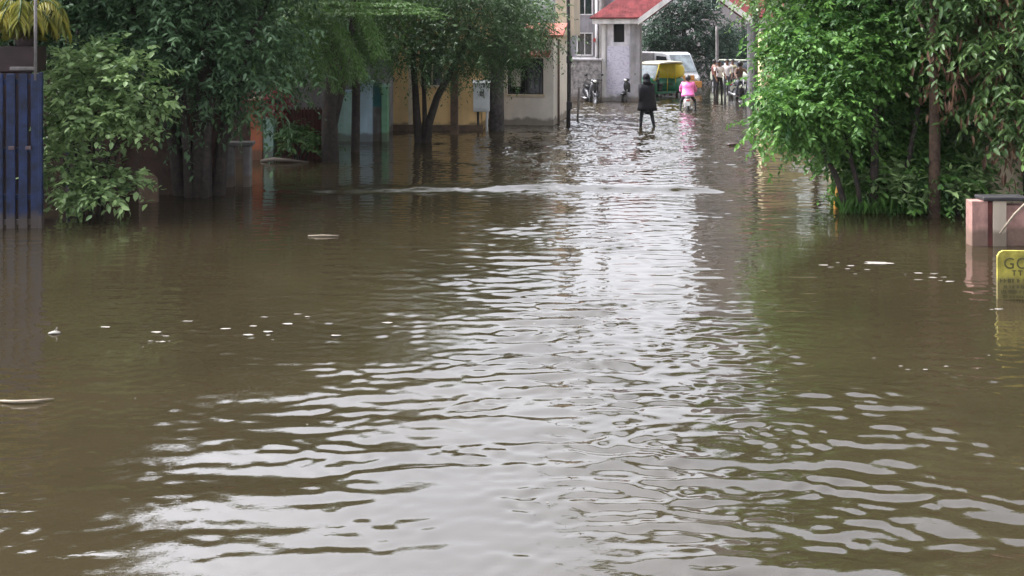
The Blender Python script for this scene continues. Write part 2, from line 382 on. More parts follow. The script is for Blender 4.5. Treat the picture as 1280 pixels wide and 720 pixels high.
# ------------------------------------------------------------------ water, ground, sky
def make_water():
    ys = [-30, -15, -6, -1, 1.5, 3.0]; y = 4.0
    while y < 48: ys.append(y); y += min(max(y * y / 3380 * 1.2, .012), .05)
    ys += [50, 54, 60, 70, 90, 130, 200, 320]
    xs = [-320, -150, -70, -35, -20, -13] + list(np.arange(-9, 9.001, .033)) + [13, 20, 35, 70, 150, 320]
    X, Y = np.meshgrid(np.array(xs, float), np.array(ys, float)); h = np.zeros_like(X)
    r = np.random.default_rng(3)
    def band(l0, l1, n, slope, spread):
        hh = np.zeros_like(X)
        for _ in range(n):
            l = math.exp(r.uniform(math.log(l0), math.log(l1))); th = math.pi / 2 + r.normal(0, spread); kk = 2 * math.pi / l
            hh += slope * math.sqrt(2 / n) / kk * np.sin(kk * (X * math.cos(th) + Y * math.sin(th)) + r.uniform(0, 6.28))
        return hh
    def blob(x, y, sx, sy): return np.exp(-((X - x) / sx) ** 2 - ((Y - y) / sy) ** 2)
    noise = lambda l: np.clip(0.5 + band(l, l * 1.8, 14, 1, 1.2) / (l * .2), 0, 1)
    lane = np.exp(-((X - (Y * .06 - .05)) / (.7 + .065 * Y)) ** 2)
    n1 = noise(2.2)
    near = np.clip((9.0 - Y) / 3.5, 0, 1); far = np.clip((Y - 17) / 4, 0, 1) * np.exp(-((X - Y * .08) / 4.0) ** 2)
    calm = 1 - .65 * blob(.1, 4.8, .6, .5)
    chop = .32 + .15 * n1 + lane * np.clip((Y - 4.0) / 1.2, 0, 1) * (.55 + .6 * n1) + .8 * blob(2.2, 6.5, 1.5, 1.5) + .6 * blob(3.6, 7.9, 1.0, .5)
    fleck = blob(-2.3, 9.3, 1.5, .42) * np.clip(2 * noise(.5) - .5, 0, 1); chop += 1.1 * far + .6 * far * np.clip((Y - 23) / 4, 0, 1)
    chop *= calm
    h += band(1.0, 2.8, 34, .017, .38) * (.35 + .35 * near + .4 * far)
    h += band(.45, 1.0, 50, .056, .15) * near * (.45 + .75 * n1) * calm
    n2 = noise(.55); n3 = noise(1.1)
    h += band(.12, .42, 120, .074, .32) * chop * (.45 + .9 * n3)
    h += band(.09, .19, 110, .066, .6) * (chop * (.35 + 1.1 * n2) + .10 + 2.8 * fleck)
    # swell spilling over the road hump
    yc = 17.5 + .12 * np.sin(X * .9 + 1) + .06 * np.sin(X * 2.7)
    ex = np.clip((X + 4.2) / 1.2, 0, 1) * np.clip((3.9 - X) / .8, 0, 1) * (.9 + .4 * np.exp(-((X - .9) / 2.3) ** 2))
    d = Y - yc; h += .055 * ex * (np.exp(-(d / .17) ** 2) - .35 * np.exp(-((d - .45) / .25) ** 2)) * (1 + .25 * np.sin(X * 7.3) * np.sin(X * 3.1))
    fade = np.clip((Y - 3.2) / 1, 0, 1) * np.clip((9 - np.abs(X)) / 1.5, 0, 1) * np.clip((48 - Y) / 3, 0, 1)
    h *= fade
    V = np.stack([X, Y, h], -1).reshape(-1, 3); ny, nx = X.shape
    i = (np.arange(ny - 1)[:, None] * nx + np.arange(nx - 1)[None]).ravel()
    Fc = np.stack([i, i + 1, i + nx + 1, i + nx], 1)
    m, nt, b = nodes('muddy_water'); L = nt.links.new; M['water'] = m
    tc = N(nt, 'ShaderNodeTexCoord')
    no = N(nt, 'ShaderNodeTexNoise'); no.inputs['Scale'].default_value = .5; no.inputs['Detail'].default_value = 4
    L(tc.outputs['Object'], no.inputs['Vector'])
    rp = N(nt, 'ShaderNodeValToRGB'); rp.color_ramp.elements[0].position = .35; rp.color_ramp.elements[1].position = .65
    rp.color_ramp.elements[0].color = (.0195, .0150, .0080, 1); rp.color_ramp.elements[1].color = (.026, .0200, .0107, 1)
    L(no.outputs['Fac'], rp.inputs['Fac']); L(rp.outputs['Color'], b.inputs['Base Color'])
    b.inputs['Roughness'].default_value = .012; b.inputs['IOR'].default_value = 1.92
    hs = []
    for sc, dist, det, dst in (((6, 14, 1), .0007, 2, .4), ((16, 40, 1), .0009, 2, .3)):
        mp = N(nt, 'ShaderNodeMapping'); mp.inputs['Scale'].default_value = sc
        L(tc.outputs['Object'], mp.inputs['Vector'])
        nn = N(nt, 'ShaderNodeTexNoise'); nn.inputs['Scale'].default_value = 1; nn.inputs['Detail'].default_value = det; nn.inputs['Distortion'].default_value = dst
        L(mp.outputs['Vector'], nn.inputs['Vector'])
        ml = N(nt, 'ShaderNodeMath'); ml.operation = 'MULTIPLY'; ml.inputs[1].default_value = dist
        L(nn.outputs['Fac'], ml.inputs[0]); hs.append(ml)
    ad = N(nt, 'ShaderNodeMath'); ad.operation = 'ADD'; L(hs[0].outputs[0], ad.inputs[0]); L(hs[1].outputs[0], ad.inputs[1])
    # gusty patches: ripples strong in some places and nearly absent in others
    pn = N(nt, 'ShaderNodeTexNoise'); pn.inputs['Scale'].default_value = .55; pn.inputs['Detail'].default_value = 3
    L(tc.outputs['Object'], pn.inputs['Vector'])
    pr = N(nt, 'ShaderNodeMapRange'); pr.inputs[1].default_value = .35; pr.inputs[2].default_value = .65; pr.inputs[3].default_value = .25; pr.inputs[4].default_value = 1.0
    L(pn.outputs['Fac'], pr.inputs[0])
    mm = N(nt, 'ShaderNodeMath'); mm.operation = 'MULTIPLY'; L(ad.outputs[0], mm.inputs[0]); L(pr.outputs[0], mm.inputs[1])
    bp = N(nt, 'ShaderNodeBump'); bp.inputs['Strength'].default_value = 1; bp.inputs['Distance'].default_value = 1.0
    L(mm.outputs[0], bp.inputs['Height']); L(bp.outputs['Normal'], b.inputs['Normal'])
    tag(npmesh('water', V, Fc, 'water', None, None, True), kind='structure')
    # ground below it, shallower towards the gate
    gx = np.array([-330, -60, -20, -8, 0, 8, 20, 60, 330.]); gy = np.array([-60, -30, 0, 10, 20, 28, 34, 45, 60, 100, 330.])
    X, Y = np.meshgrid(gx, gy); Z = np.interp(Y, [10, 30, 45], [-.4, -.16, -.12])
    V = np.stack([X, Y, Z], -1).reshape(-1, 3); ny, nx = X.shape
    i = (np.arange(ny - 1)[:, None] * nx + np.arange(nx - 1)[None]).ravel()
    tag(npmesh('ground', V, np.stack([i, i + 1, i + nx + 1, i + nx], 1), 'ground'), kind='structure')
make_water()
def gz(y): return float(np.interp(y, [10, 30, 45], [-.4, -.16, -.12]))

# ================================================================== BUILDINGS AND WALLS
def rb(c_, u0, u1, v0, v1, z0, z1): return dict(c=((u0 + u1) / 2, (v0 + v1) / 2, (z0 + z1) / 2), d=(u1 - u0, v1 - v0, z1 - z0))
def window(parent, u0, u1, z0, z1, v, split=2, frame='creamtrim', pane='glass', depth=.05, nameW='window'):
    """framed window whose outer face is at local v (facing -v)"""
    f = MB(); t = .05
    f.box(**rb(0, u0, u1, v - .03, v + depth, z1 - t, z1)); f.box(**rb(0, u0, u1, v - .03, v + depth, z0, z0 + t))
    f.box(**rb(0, u0, u0 + t, v - .03, v + depth, z0 + t, z1 - t)); f.box(**rb(0, u1 - t, u1, v - .03, v + depth, z0 + t, z1 - t))
    w = (u1 - u0 - 2 * t) / split
    for k in range(1, split): f.box(**rb(0, u0 + t + k * w - .02, u0 + t + k * w + .02, v - .02, v + depth, z0 + t, z1 - t))
    fo = f.build(nameW, frame, parent)
    MB().box(**rb(0, u0 + t, u1 - t, v + .0, v + .02, z0 + t, z1 - t)).build('pane', pane, fo)
    return fo
# --- cream house with a red tiled canopy (guard booth) beside the street
def cream_house():
    o = G(692, 157)
    t = thing('cream_house', 'small cream plastered house with a dark window and faded red tiled canopies', 'house', o, -YAW)
    mb = MB(); w0, w1, z0, z1 = -1.36, -.30, .9, 1.95
    mb.box(**rb(0, -1.95, w0, 0, .25, -.4, 2.52)); mb.box(**rb(0, w1, 0, 0, .25, -.4, 2.52))
    mb.box(**rb(0, w0, w1, 0, .25, -.4, z0)); mb.box(**rb(0, w0, w1, 0, .25, z1, 2.52))
    mb.box(**rb(0, -.22, 0, .25, 4.0, -.4, 2.52)); mb.box(**rb(0, -1.95, -1.73, .25, 4.0, -.4, 2.52)); mb.box(**rb(0, -1.73, -.22, 3.8, 4.0, -.4, 2.52))
    mb.build('wall', 'cream', t)
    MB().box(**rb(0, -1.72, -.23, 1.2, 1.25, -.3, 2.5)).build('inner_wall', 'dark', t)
    up = MB().box(**rb(0, -.15, .42, 1.6, 3.4, 2.62, 4.5)).build('stair_tower', 'beige', t)
    MB().box(**rb(0, -2.0, .06, -.05, 4.1, 2.52, 2.615)).build('roof_slab', 'creamtrim', t)
    MB().box(**rb(0, -.22, .49, 1.52, 3.48, 4.503, 4.6)).build('parapet', 'creamtrim', up)
    cp = MB(); cp.prism([(-.55, 2.56), (.55, 2.92), (.55, 2.98), (-.6, 2.63)], 'x', -.85, .34)   # (v,z) section
    cp.build('canopy', 'tilepink', t)
    cp = MB(); cp.prism([(-.40, 1.99), (-.003, 2.12), (-.003, 2.18), (-.42, 2.05)], 'x', -1.0, -.08)
    cp.build('window_awning', 'tilepink', t)
    f = MB()
    for a, b_ in ((w0, w0 + .05), (w1 - .05, w1), (-.79, -.74)): f.box(**rb(0, a, b_, .06, .12, z0, z1))
    f.box(**rb(0, w0 + .05, w1 - .05, .07, .11, z0, z0 + .05)); f.box(**rb(0, w0 + .05, w1 - .05, .07, .11, z1 - .05, z1))
    wf = f.build('window', 'gunmetal', t)
    MB().box(**rb(0, -.74, w1 - .05, .085, .10, z0 + .05, z1 - .05)).build('pane', 'glass', wf)
    MB().box(**rb(0, w0 + .08, -.98, .13, .15, z0 + .22, z1 - .3)).build('pale_reflection', 'pale_reflection', wf)  # pale panel painted as the white reflection in this half of the window
    MB().box(**rb(0, w0 - .05, w1 + .05, -.05, .002, z0 - .06, z0)).build('sill', 'creamtrim', wf)
    g = MB()
    for k in range(7): g.tube([(w0 + .1 + k * .14, .04, z0), (w0 + .1 + k * .14, .04, z1)], .006, n=6)
    g.build('grille', 'gunmetal', wf)
    pt = MB(); pt.tube([(.06, .7, -.3), (.06, .7, 2.5)], .035); pt.build('drain_pipe', 'brownpost', t)
cream_house()
# --- ochre house wall
def ochre_house():
    o = G(483, 163)
    t = thing('ochre_house', 'ochre plastered house front behind the forked tree', 'house', o, -YAW * .4)
    w = 2.62
    MB().box(**rb(0, -.35, w, 0, 5, -.4, 3.4)).build('wall', 'ochre', t)
    MB().box(**rb(0, -.42, w + .05, -.06, -.002, .0, .16)).build('plinth', 'brownpost', t)
    MB().box(**rb(0, -.5, w + .12, -.3, 5.1, 3.403, 3.52)).build('roof_slab', 'creamtrim', t)
    MB().box(**rb(0, .62, .72, -.05, -.002, .17, 3.38)).build('pilaster', 'creamtrim', t)
    MB().box(**rb(0, 1.78, 1.93, -.05, -.002, .17, 3.38)).build('pilaster', 'creamtrim', t)
    window(t, .95, 1.6, 1.2, 2.3, -.01, 2, 'creamtrim')
    MB().box(**rb(0, -.35, .02, -.18, -.003, 1.35, 1.95)).build('balcony_corner', 'beige', t)
ochre_house()
def turquoise_gateway():
    o = G(450, 177)
    t = thing('turquoise_gateway', 'turquoise compound gateway with a sky blue pillar and a dark teal door', 'gateway', o, -YAW * .5)
    pl = MB().box(**rb(0, 0, .3, 0, .3, -.4, 1.42), bev=.01).build('blue_pillar', 'bluepil', t)
    MB().box(**rb(0, -.04, .34, -.04, .34, 1.423, 1.5), bev=.015).ball((.15, .15, 1.56), .09).build('pillar_cap', 'teal', pl)
    MB().box(**rb(0, -.62, -.003, .05, .25, -.4, 1.2)).build('wall', 'teal', t)
    MB().box(**rb(0, -.62, -.003, .02, .28, 1.203, 1.26)).build('coping', 'bluepil', t)
    d = MB().box(**rb(0, .303, .53, .1, .16, .85, 1.45)).build('door_panel', 'dkteal', t)
    MB().box(**rb(0, .303, .53, .1, .16, -.4, .847)).build('lower_panel', 'concrete', t)
    g = MB().box(**rb(0, .533, .68, 0, .25, -.4, 1.35), bev=.01).build('green_pillar', 'green_p', t)
    MB().box(**rb(0, .50, .71, -.03, .28, 1.353, 1.42)).build('pillar_cap', 'teal', g)
    MB().box(**rb(0, -2.6, .22, 2.6, 6, -.4, 4.2)).build('house_behind', 'grey', t)
turquoise_gateway()
def orange_gateway():
    o = G(313, 200)
    t = thing('orange_gateway', 'compound gateway with an orange pillar and a maroon metal gate', 'gateway', o, 0)
    p = MB().box(**rb(0, 0, .26, 0, .3, -.4, 1.25), bev=.012).build('orange_pillar', 'orange_p', t)
    MB().box(**rb(0, -.04, .30, -.04, .34, 1.253, 1.32), bev=.012).build('pillar_cap', 'creamtrim', p)
    p = MB().box(**rb(0, .263, .48, .02, .3, -.4, 1.1), bev=.012).build('pale_pillar', 'teal', t)
    MB().box(**rb(0, .24, .52, -.01, .33, 1.103, 1.17), bev=.012).build('pillar_cap', 'teal', p)
    g = MB()
    g.box(**rb(0, .5, 1.5, .14, .17, .0, 1.05)); 
    for k in range(12): g.box(**rb(0, .52 + k * .082, .55 + k * .082, .11, .137, -.1, 1.1))
    g.build('gate_panel', 'rustred', t)
    MB().box(**rb(0, 1.52, 1.7, .05, .25, -.4, 1.15), bev=.01).build('end_pillar', 'concrete', t)
    MB().tube([(.3, -.3, .02), (.6, -.45, .07), (.95, -.5, .05), (1.3, -.42, .0)], [.03, .04, .035, .02], n=8).build('kerb_edging', 'concrete', t)
    MB().box(**rb(0, -1.2, -.003, .1, .28, -.4, .9)).build('side_wall', 'brownwall', t)
orange_gateway()
def brown_wall():
    o = G(60, 246)
    t = thing('compound_wall', 'long brown stained compound wall behind the bushes', 'wall', o, .12)
    MB().box(**rb(0, -6, 2.75, .0, .22, -.45, 1.25)).build('wall_panel', 'brownwall', t)
    MB().box(**rb(0, -6.04, 2.79, -.04, .26, 1.253, 1.33), bev=.015).build('coping', 'brownwall', t)
    for u in (.9, 2.4): MB().box(**rb(0, u, u + .25, -.08, -.003, -.45, 1.24)).build('pier', 'brownwall', t)
brown_wall()
def block_house(name, label, o, rz, w, d, h, wall, trim='creamtrim', rows=(1.0,), cols=3, roofz=.15, wsize=(1.0, 1.2), pane='glass'):
    t = thing(name, label, 'building', o, rz)
    MB().box(**rb(0, 0, w, 0, d, -.4, h)).build('wall', wall, t)
    MB().box(**rb(0, -.2, w + .2, -.25, d + .2, h + .003, h + roofz)).build('roof', trim, t)
    for z in rows:
        for c in range(cols):
            u = w * (c + .5) / cols - wsize[0] / 2
            f = window(t, u, u + wsize[0], z, z + wsize[1], -.02, 2, trim, pane)
            MB().box(**rb(0, u - .15, u + wsize[0] + .15, -.45, -.03, z + wsize[1] + .06, z + wsize[1] + .13)).build('sunshade', trim, f)
    return t
block_house('plastered_house', 'dull brown two storey house behind the brown compound wall', (-15.5, 21.5, 0), .1, 8.6, 6, 6.5, 'brownwall', 'concrete', (1.2, 4.2), 3)
block_house('plastered_house', 'dim grey house standing between the dark tree and the turquoise gateway', (-9.2, 27.5, 0), 0, 4.6, 5, 5.4, 'mauvegrey', 'concrete', (1.1,), 1)
# --- grey stone wall and grey house between the two poles
def stone_wall():
    o = G(714, 127)
    t = thing('stone_wall', 'mottled grey stone boundary wall beside the entrance arch', 'wall', o, -YAW)
    MB().box(**rb(0, -.3, 1.2, .0, .3, -.3, 1.62), bev=.02).build('wall_panel', 'stone', t)
    MB().box(**rb(0, -.33, 1.23, -.04, .34, 1.623, 1.7), bev=.02).build('coping', 'grey', t)
stone_wall()
def grey_house():
    o = W(708, 127, 45); o.z = 0
    t = thing('grey_house', 'weathered grey house with white pipes above the stone wall', 'house', o, -YAW)
    MB().box(**rb(0, -2, 2.05, 0, 6, -.3, 4.8)).build('wall', 'grey', t)
    f = window(t, .45, 1.15, 1.75, 2.75, -.03, 2, 'white', 'glass')
    MB().box(**rb(0, .3, 1.3, -.35, -.004, 1.62, 1.7)).build('ledge', 'white', f)
    f = window(t, .45, 1.15, 3.5, 4.4, -.03, 2, 'white', 'glass')
    for u, r in ((.15, .06), (1.32, .07), (1.5, .045)):
        MB().tube([(u, -.08, 0), (u, -.08, 4.75)], r).build('drain_pipe', 'white', t)
    MB().box(**rb(0, .1, .4, -.5, -.003, 2.9, 3.3), bev=.02).build('meter_cabinet', 'boxwhite', t)
    MB().box(**rb(0, 1.2, 1.28, -.3, -.003, 2.35, 2.5)).build('lamp_bracket', 'redlamp', t)
grey_house()
# --- entrance arch
def muralmat():
    m = mat('painted_mural', (0.5, 0.48, 0.57), .7, .05, 2); nt = m.node_tree; b = nt.nodes['Principled BSDF']; L = nt.links.new
    tc = N(nt, 'ShaderNodeTexCoord'); wv = N(nt, 'ShaderNodeTexWave'); wv.bands_direction = 'Z'
    wv.inputs['Scale'].default_value = 1.6; wv.inputs['Distortion'].default_value = 16; wv.inputs['Detail'].default_value = 3; wv.inputs['Detail Scale'].default_value = 2.2
    L(tc.outputs['Object'], wv.inputs['Vector'])
    r = N(nt, 'ShaderNodeValToRGB'); r.color_ramp.elements[0].position = .8; r.color_ramp.elements[1].position = .97
    r.color_ramp.elements[0].color = (0, 0, 0, 1); r.color_ramp.elements[1].color = (.5, .5, .5, 1); L(wv.outputs['Fac'], r.inputs['Fac'])
    mx = N(nt, 'ShaderNodeMix'); mx.data_type = 'RGBA'; L(r.outputs['Color'], mx.inputs[0])
    old = b.inputs['Base Color'].links[0].from_socket; L(old, mx.inputs[6]); mx.inputs[7].default_value = (.22, .2, .33, 1)
    L(mx.outputs[2], b.inputs['Base Color']); return m
M['mural'] = muralmat()
def entrance_arch():
    o = G(800, 127)
    t = thing('entrance_arch', 'colony entrance arch with a red tiled roof and lavender painted pier', 'gateway', o, -YAW)
    pr = MB(); 
    pr.box(**rb(0, -1.5, -.38, 0, 1.8, -.3, 2.35)); pr.box(**rb(0, -1.5, -1.05, 0, 1.8, 2.35, 3.08)); pr.box(**rb(0, -.62, -.38, 0, 1.8, 2.35, 3.08)); pr.box(**rb(0, -1.05, -.62, .5, 1.8, 2.35, 3.08))
    pr.build('pier_wall', 'lav', t)
    MB().box(**rb(0, -1.05, -.62, .3, .45, 2.36, 3.07)).build('vent_opening', 'dark', t)
    MB().box(**rb(0, -1.3, -.42, -.02, -.003, .3, 2.2)).build('mural', 'mural', t)
    MB().box(**rb(0, -1.52, -1.36, -.05, -.003, -.3, 3.07)).build('pilaster', 'white', t)
    MB().box(**rb(0, -.377, 0, -.08, 1.9, -.3, 3.08), bev=.02).build('column', 'grey', t)
    MB().box(**rb(0, 4.25, 4.6, -.08, 1.9, -.3, 3.08), bev=.02).build('column', 'grey', t)
    MB().box(**rb(0, 4.603, 5.7, 0, 1.8, -.3, 3.08)).build('pier_wall', 'lav', t)
    MB().box(**rb(0, -1.85, .05, -.45, 2.1, 3.085, 3.28)).build('eave_beam', 'white', t)
    MB().box(**rb(0, 4.2, 6.05, -.45, 2.1, 3.085, 3.28)).build('eave_beam', 'white', t)
    # hipped tiled roof over the piers, gable over the road
    rf = MB(); e, rz_ = 3.283, 4.3
    for m_ in (0, 1):
        X_ = (lambda u: u) if m_ == 0 else (lambda u: 4.3 - u)
        for q in (0, 1):
            Y_ = (lambda v: v) if q == 0 else (lambda v: 1.65 - v)
            P_ = [(X_(-1.95), Y_(-.55), e), (X_(.06), Y_(-.55), e), (X_(1.33), Y_(.80), 4.27), (X_(1.36), Y_(.825), rz_), (X_(-.6), Y_(.825), rz_)]
            Q_ = [(x, y, z + .05) for x, y, z in P_]
            rf.add(P_ + Q_, [(0, 1, 2, 3, 4), (5, 6, 7, 8, 9), (0, 1, 6, 5), (1, 2, 7, 6)])
        P_ = [(X_(-1.95), -.55, e), (X_(-1.95), 2.2, e), (X_(-.6), .825, rz_)]; Q_ = [(x, y, z + .05) for x, y, z in P_]
        rf.add(P_ + Q_, [(0, 1, 2), (3, 4, 5), (0, 1, 4, 3)])
    # cut over the road: gable
    rfo = rf.build('hip_roof', 'tile', t)
    g = MB(); gx0, gx1, ga, gz0, gz1 = -.05, 4.35, 2.15, 3.1, 4.75; th = .14
    g.add([(gx0, -.75, gz0), (ga, -.75, gz1), (ga, 2.3, gz1), (gx0, 2.3, gz0), (gx0, -.75, gz0 + th), (ga, -.75, gz1 + th), (ga, 2.3, gz1 + th), (gx0, 2.3, gz0 + th)],
          [(0, 1, 2, 3), (4, 5, 6, 7), (0, 1, 5, 4), (3, 2, 6, 7), (0, 3, 7, 4)])
    g.add([(gx1, -.75, gz0), (ga, -.75, gz1), (ga, 2.3, gz1), (gx1, 2.3, gz0), (gx1, -.75, gz0 + th), (ga, -.75, gz1 + th), (ga, 2.3, gz1 + th), (gx1, 2.3, gz0 + th)],
          [(0, 1, 2, 3), (4, 5, 6, 7), (0, 1, 5, 4), (3, 2, 6, 7), (0, 3, 7, 4)])
    g.build('gable_roof', 'tile', t)
    fa = MB()
    for x0, x1 in ((gx0, ga), (gx1, ga)):
        fa.add([(x0, -.80, gz0 - .08), (x1, -.80, gz1 - .08), (x1, -.80, gz1 + .17), (x0, -.80, gz0 + .17),
                (x0, -.753, gz0 - .08), (x1, -.753, gz1 - .08), (x1, -.753, gz1 + .17), (x0, -.753, gz0 + .17)],
               [(0, 1, 2, 3), (4, 5, 6, 7), (0, 1, 5, 4), (3, 2, 6, 7), (0, 3, 7, 4), (1, 2, 6, 5)])
    fa.build('fascia', 'white', t)
entrance_arch()
# hip_roof passes over the road inside the gable: keep it clear of the opening (it sits above the eaves)

def cream_wall_row():
    o = W(952, 130, 36); o.z = 0
    t = thing('cream_wall', 'tall yellowish cream wall beyond the bright green tree', 'wall', o, -YAW)
    MB().box(**rb(0, 0, 9, 0, .3, -.3, 2.75)).build('wall_panel', 'creamy', t)
    MB().box(**rb(0, -.05, 9, -.06, .36, 2.753, 2.85), bev=.02).build('coping', 'concrete', t)
    MB().box(**rb(0, 0, .3, .3, 8, -.3, 2.75)).build('return_wall', 'creamy', t)
cream_wall_row()
block_house('plastered_house', 'pale yellow house hidden behind the bright green tree', (9.2, 27, 0), -YAW, 9, 7, 3.6, 'creamy', 'concrete', (1.2,), 4)
tb = block_house('apartment_tower', 'tall mauve grey apartment block rising beyond the entrance arch', W(868, 127, 64) * 1.0, -YAW, 6.2, 9, 16.4, 'mauvegrey', 'white', (1.2, 4.2, 7.2, 10.2, 13.2), 3, .25, (.95, 1.3))
tb.location.z = 0
block_house('white_house', 'low white house at the far end of the street', (5.2, 72, 0), -YAW, 7.5, 6, 4.6, 'white', 'concrete', (1.1,), 4)
def right_wall():
    o = G(1215, 308)
    t = thing('brick_gatepost', 'pink rendered gatepost with a rusty stripe and a dark coping slab', 'gatepost', o, .0)
    MB().box(**rb(0, 0, .2, 0, .18, -.5, .56), bev=.008).build('shaft', 'pinkish', t)
    MB().box(**rb(0, .203, .26, .015, .17, -.5, .55)).build('rusty_stripe', 'rustred', t)
    MB().box(**rb(0, .263, .43, 0, .18, -.5, .56), bev=.008).build('shaft', 'beige', t)
    MB().box(**rb(0, .13, .7, -.03, .24, .563, .61), bev=.012).build('coping', 'gunmetal', t)
    MB().box(**rb(0, .433, 3.4, .03, .2, -.5, .5)).build('low_wall', 'pinkish', t)
    t2 = thing('boundary_wall', 'cream boundary wall under the dry hanging leaves', 'wall', W(1238, 300, 15.2) * 1.0, -.05); t2.location.z = 0
    MB().box(**rb(0, 0, 5, 0, .25, -.5, 1.0)).build('wall_panel', 'creamtrim', t2)
    MB().box(**rb(0, -.04, 5, -.05, .3, 1.003, 1.08), bev=.01).build('coping', 'concrete', t2)
    s = MB().tube([W(1250, 292, 12.5), W(1268, 268, 12.4), W(1300, 236, 12.2)], [.012, .014, .01], n=7).build('bare_branch', 'stick')
    tag(s, 'bare pale branch leaning against the pink gatepost', 'branch')
right_wall()
# ================================================================== GATE, POLES, SIGN, SMALL THINGS
def blue_gate():
    o = G(53, 285)
    t = thing('metal_gate', 'blue metal gate of upright bars standing in the flood', 'gate', o, .08)
    g = MB(); w = 2.6
    for k in range(16): g.box(c=(-.09 - k * .16, 0, .88), d=(.115, .03, 2.42), bev=.006)
    g.build('bar_panel', 'blue', t)
    f = MB()
    for z in (1.98, 1.05, .42, .08): f.box(c=(-w / 2, .035, z), d=(w, .035, .07))
    f.box(c=(-.02, .0, .88), d=(.05, .06, 2.46), bev=.008); f.box(c=(-w, .0, .88), d=(.05, .06, 2.46), bev=.008)
    f.build('gate_frame', 'blue', t)
    for x in (-.17, -.39): MB().box(c=(x, -.035, 1.09), d=(.075, .03, .05), bev=.006).build('latch_plate', 'mauve', t)
    MB().box(c=(-.26, .02, 2.16), d=(.34, .05, .045), bev=.006).build('top_cap', 'concrete', t)
    MB().tube([(-.09, .0, 2.0), (-.09, .0, 3.2)], .022).build('gate_pole', 'concrete', t)
    p = thing('gate_pillar', 'dark maroon square pillar behind the blue gate', 'pillar', W(27, 285, 14.6) * 1.0, .08); p.location.z = 0
    MB().box(c=(0, 0, .85), d=(.42, .42, 2.5), bev=.01).build('shaft', 'maroon', p)
    MB().box(c=(0, 0, 2.28), d=(.5, .5, .355), bev=.012).build('cap', 'maroon', p)
    q = thing('flower_pot', 'mauve clay pot on top of the maroon pillar', 'flower pot', p.location + Vector((.04, 0, 2.46)))
    MB().lathe([(.10, 0), (.155, .16), (.165, .2), (.14, .2), (.12, .17)], (0, 0, 0)).build('pot_body', 'mauve', q)
    # drooping yellow palm fronds
    pl = thing('potted_palm', 'yellowing palm drooping out of the mauve pot', 'palm', q.location + Vector((0, 0, .18)))
    mb = MB(); Vs = []; Fs = []; Ts = []; nb = 0
    for i in range(26):
        an = i * 2.4 + random.uniform(-.2, .2); d = Vector((math.cos(an), math.sin(an), 0)); ln = random.uniform(.35, .62); hgt = random.uniform(.3, .6)
        pts = [Vector((0, 0, 0)) + d * ln * s + Vector((0, 0, hgt * 4 * s * (1 - s * .88))) * .75 for s in np.linspace(0, 1, 9)]
        mb.tube(pts, [.009] * 8 + [.004], None, n=5)
        P = []; D = []
        for s in range(1, 9):
            tg = (pts[s] - pts[s - 1]).normalized(); sd = tg.cross(Vector((0, 0, 1))).normalized()
            for sg in (-1, 1):
                for r_ in (0, .5):
                    P.append(pts[s - 1].lerp(pts[s], r_)); D.append((tg * .7 + sd * sg * .8 + Vector((0, 0, -.75))).normalized())
        P = np.array(P); D = np.array(D); n = len(P)
        v, f = leaf_arrays(P, D, nrm(np.array([0, 0, 1.]) + rng.normal(0, .3, (n, 3))), rng.uniform(.2, .34, n), np.full(n, .034), .25)
        Vs.append(v); Fs.append(f + nb); nb += len(v); Ts.append(np.full(len(v), random.uniform(.3, 1)))
    mb.build('frond_stems', 'leafolive', pl)
    npmesh('fronds', np.concatenate(Vs), np.concatenate(Fs), 'leafyellow', pl, np.concatenate(Ts))
    b = thing('metal_fence', 'short run of blue fence posts glimpsed through the leafy shrub', 'fence', W(96, 250, 16.6) * 1.0, 0); b.location.z = 0
    for x in (-.14, .0): MB().box(c=(x, 0, 1.0), d=(.05, .05, 3.0), bev=.006).build('post', 'blue', b)
    MB().box(c=(-.07, .04, 2.3), d=(.3, .03, .05)).build('rail', 'blue', b)
    for x in (-.14, .0): MB().box(c=(x, 0, 2.6), d=(.07, .07, .2), bev=.01).build('post_cap', 'mauve', b)
blue_gate()
def pole(name, label, px, py, r0, r1, h, mt, lean=0.0, cat='pole', cross=False, seg=8):
    o = G(px, py); t = thing(name, label, cat, o)
    pts = [(lean * z + .02 * math.sin(z), 0, z) for z in np.linspace(-.3, h, seg)]
    MB().tube(pts, list(np.linspace(r0, r1, seg)), None, n=12).build('shaft', mt, t)
    return t
t = pole('utility_pole', 'thin black pole at the corner of the cream house', 710.5, 155, .06, .05, 7.5, 'gunmetal', cat='pole')
for z in (.55, 1.9): MB().box(c=(.02, -.07, z), d=(.16, .1, .22), bev=.01).build('junction_box', 'gunmetal', t)
t = pole('utility_pole', 'thick grey concrete pole in front of the entrance arch', 753, 121, .17, .13, 8, 'concrete', .005)
MB().box(c=(0, -.02, 7.2), d=(1.6, .08, .1), bev=.01).build('crossarm', 'gunmetal', t)
for x in (-.6, 0, .6): MB().lathe([(.03, 0), (.05, .05), (.03, .1), (.045, .14), (.02, .18)], (x, 0, 7.25)).build('insulator', 'boxwhite', t)
t = pole('utility_pole', 'dark iron pole beside the yellowish cream wall', 944, 134, .12, .1, 7.5, 'gunmetal', 0)
MB().box(c=(0, -.02, 6.9), d=(1.4, .08, .1), bev=.01).build('crossarm', 'gunmetal', t)
t = pole('marker_post', 'thin leaning post standing in the water near the stone wall', 722, 150, .03, .03, 1.0, 'concrete', .03, 'post')
t = pole('concrete_post', 'brown square post between the forked tree and the white cabinet', 568, 168, .001, .001, .1, 'brownpost', 0, 'post')
MB().box(c=(0, 0, 1.0), d=(.2, .18, 2.9), bev=.012).build('post_body', 'brownpost', t)
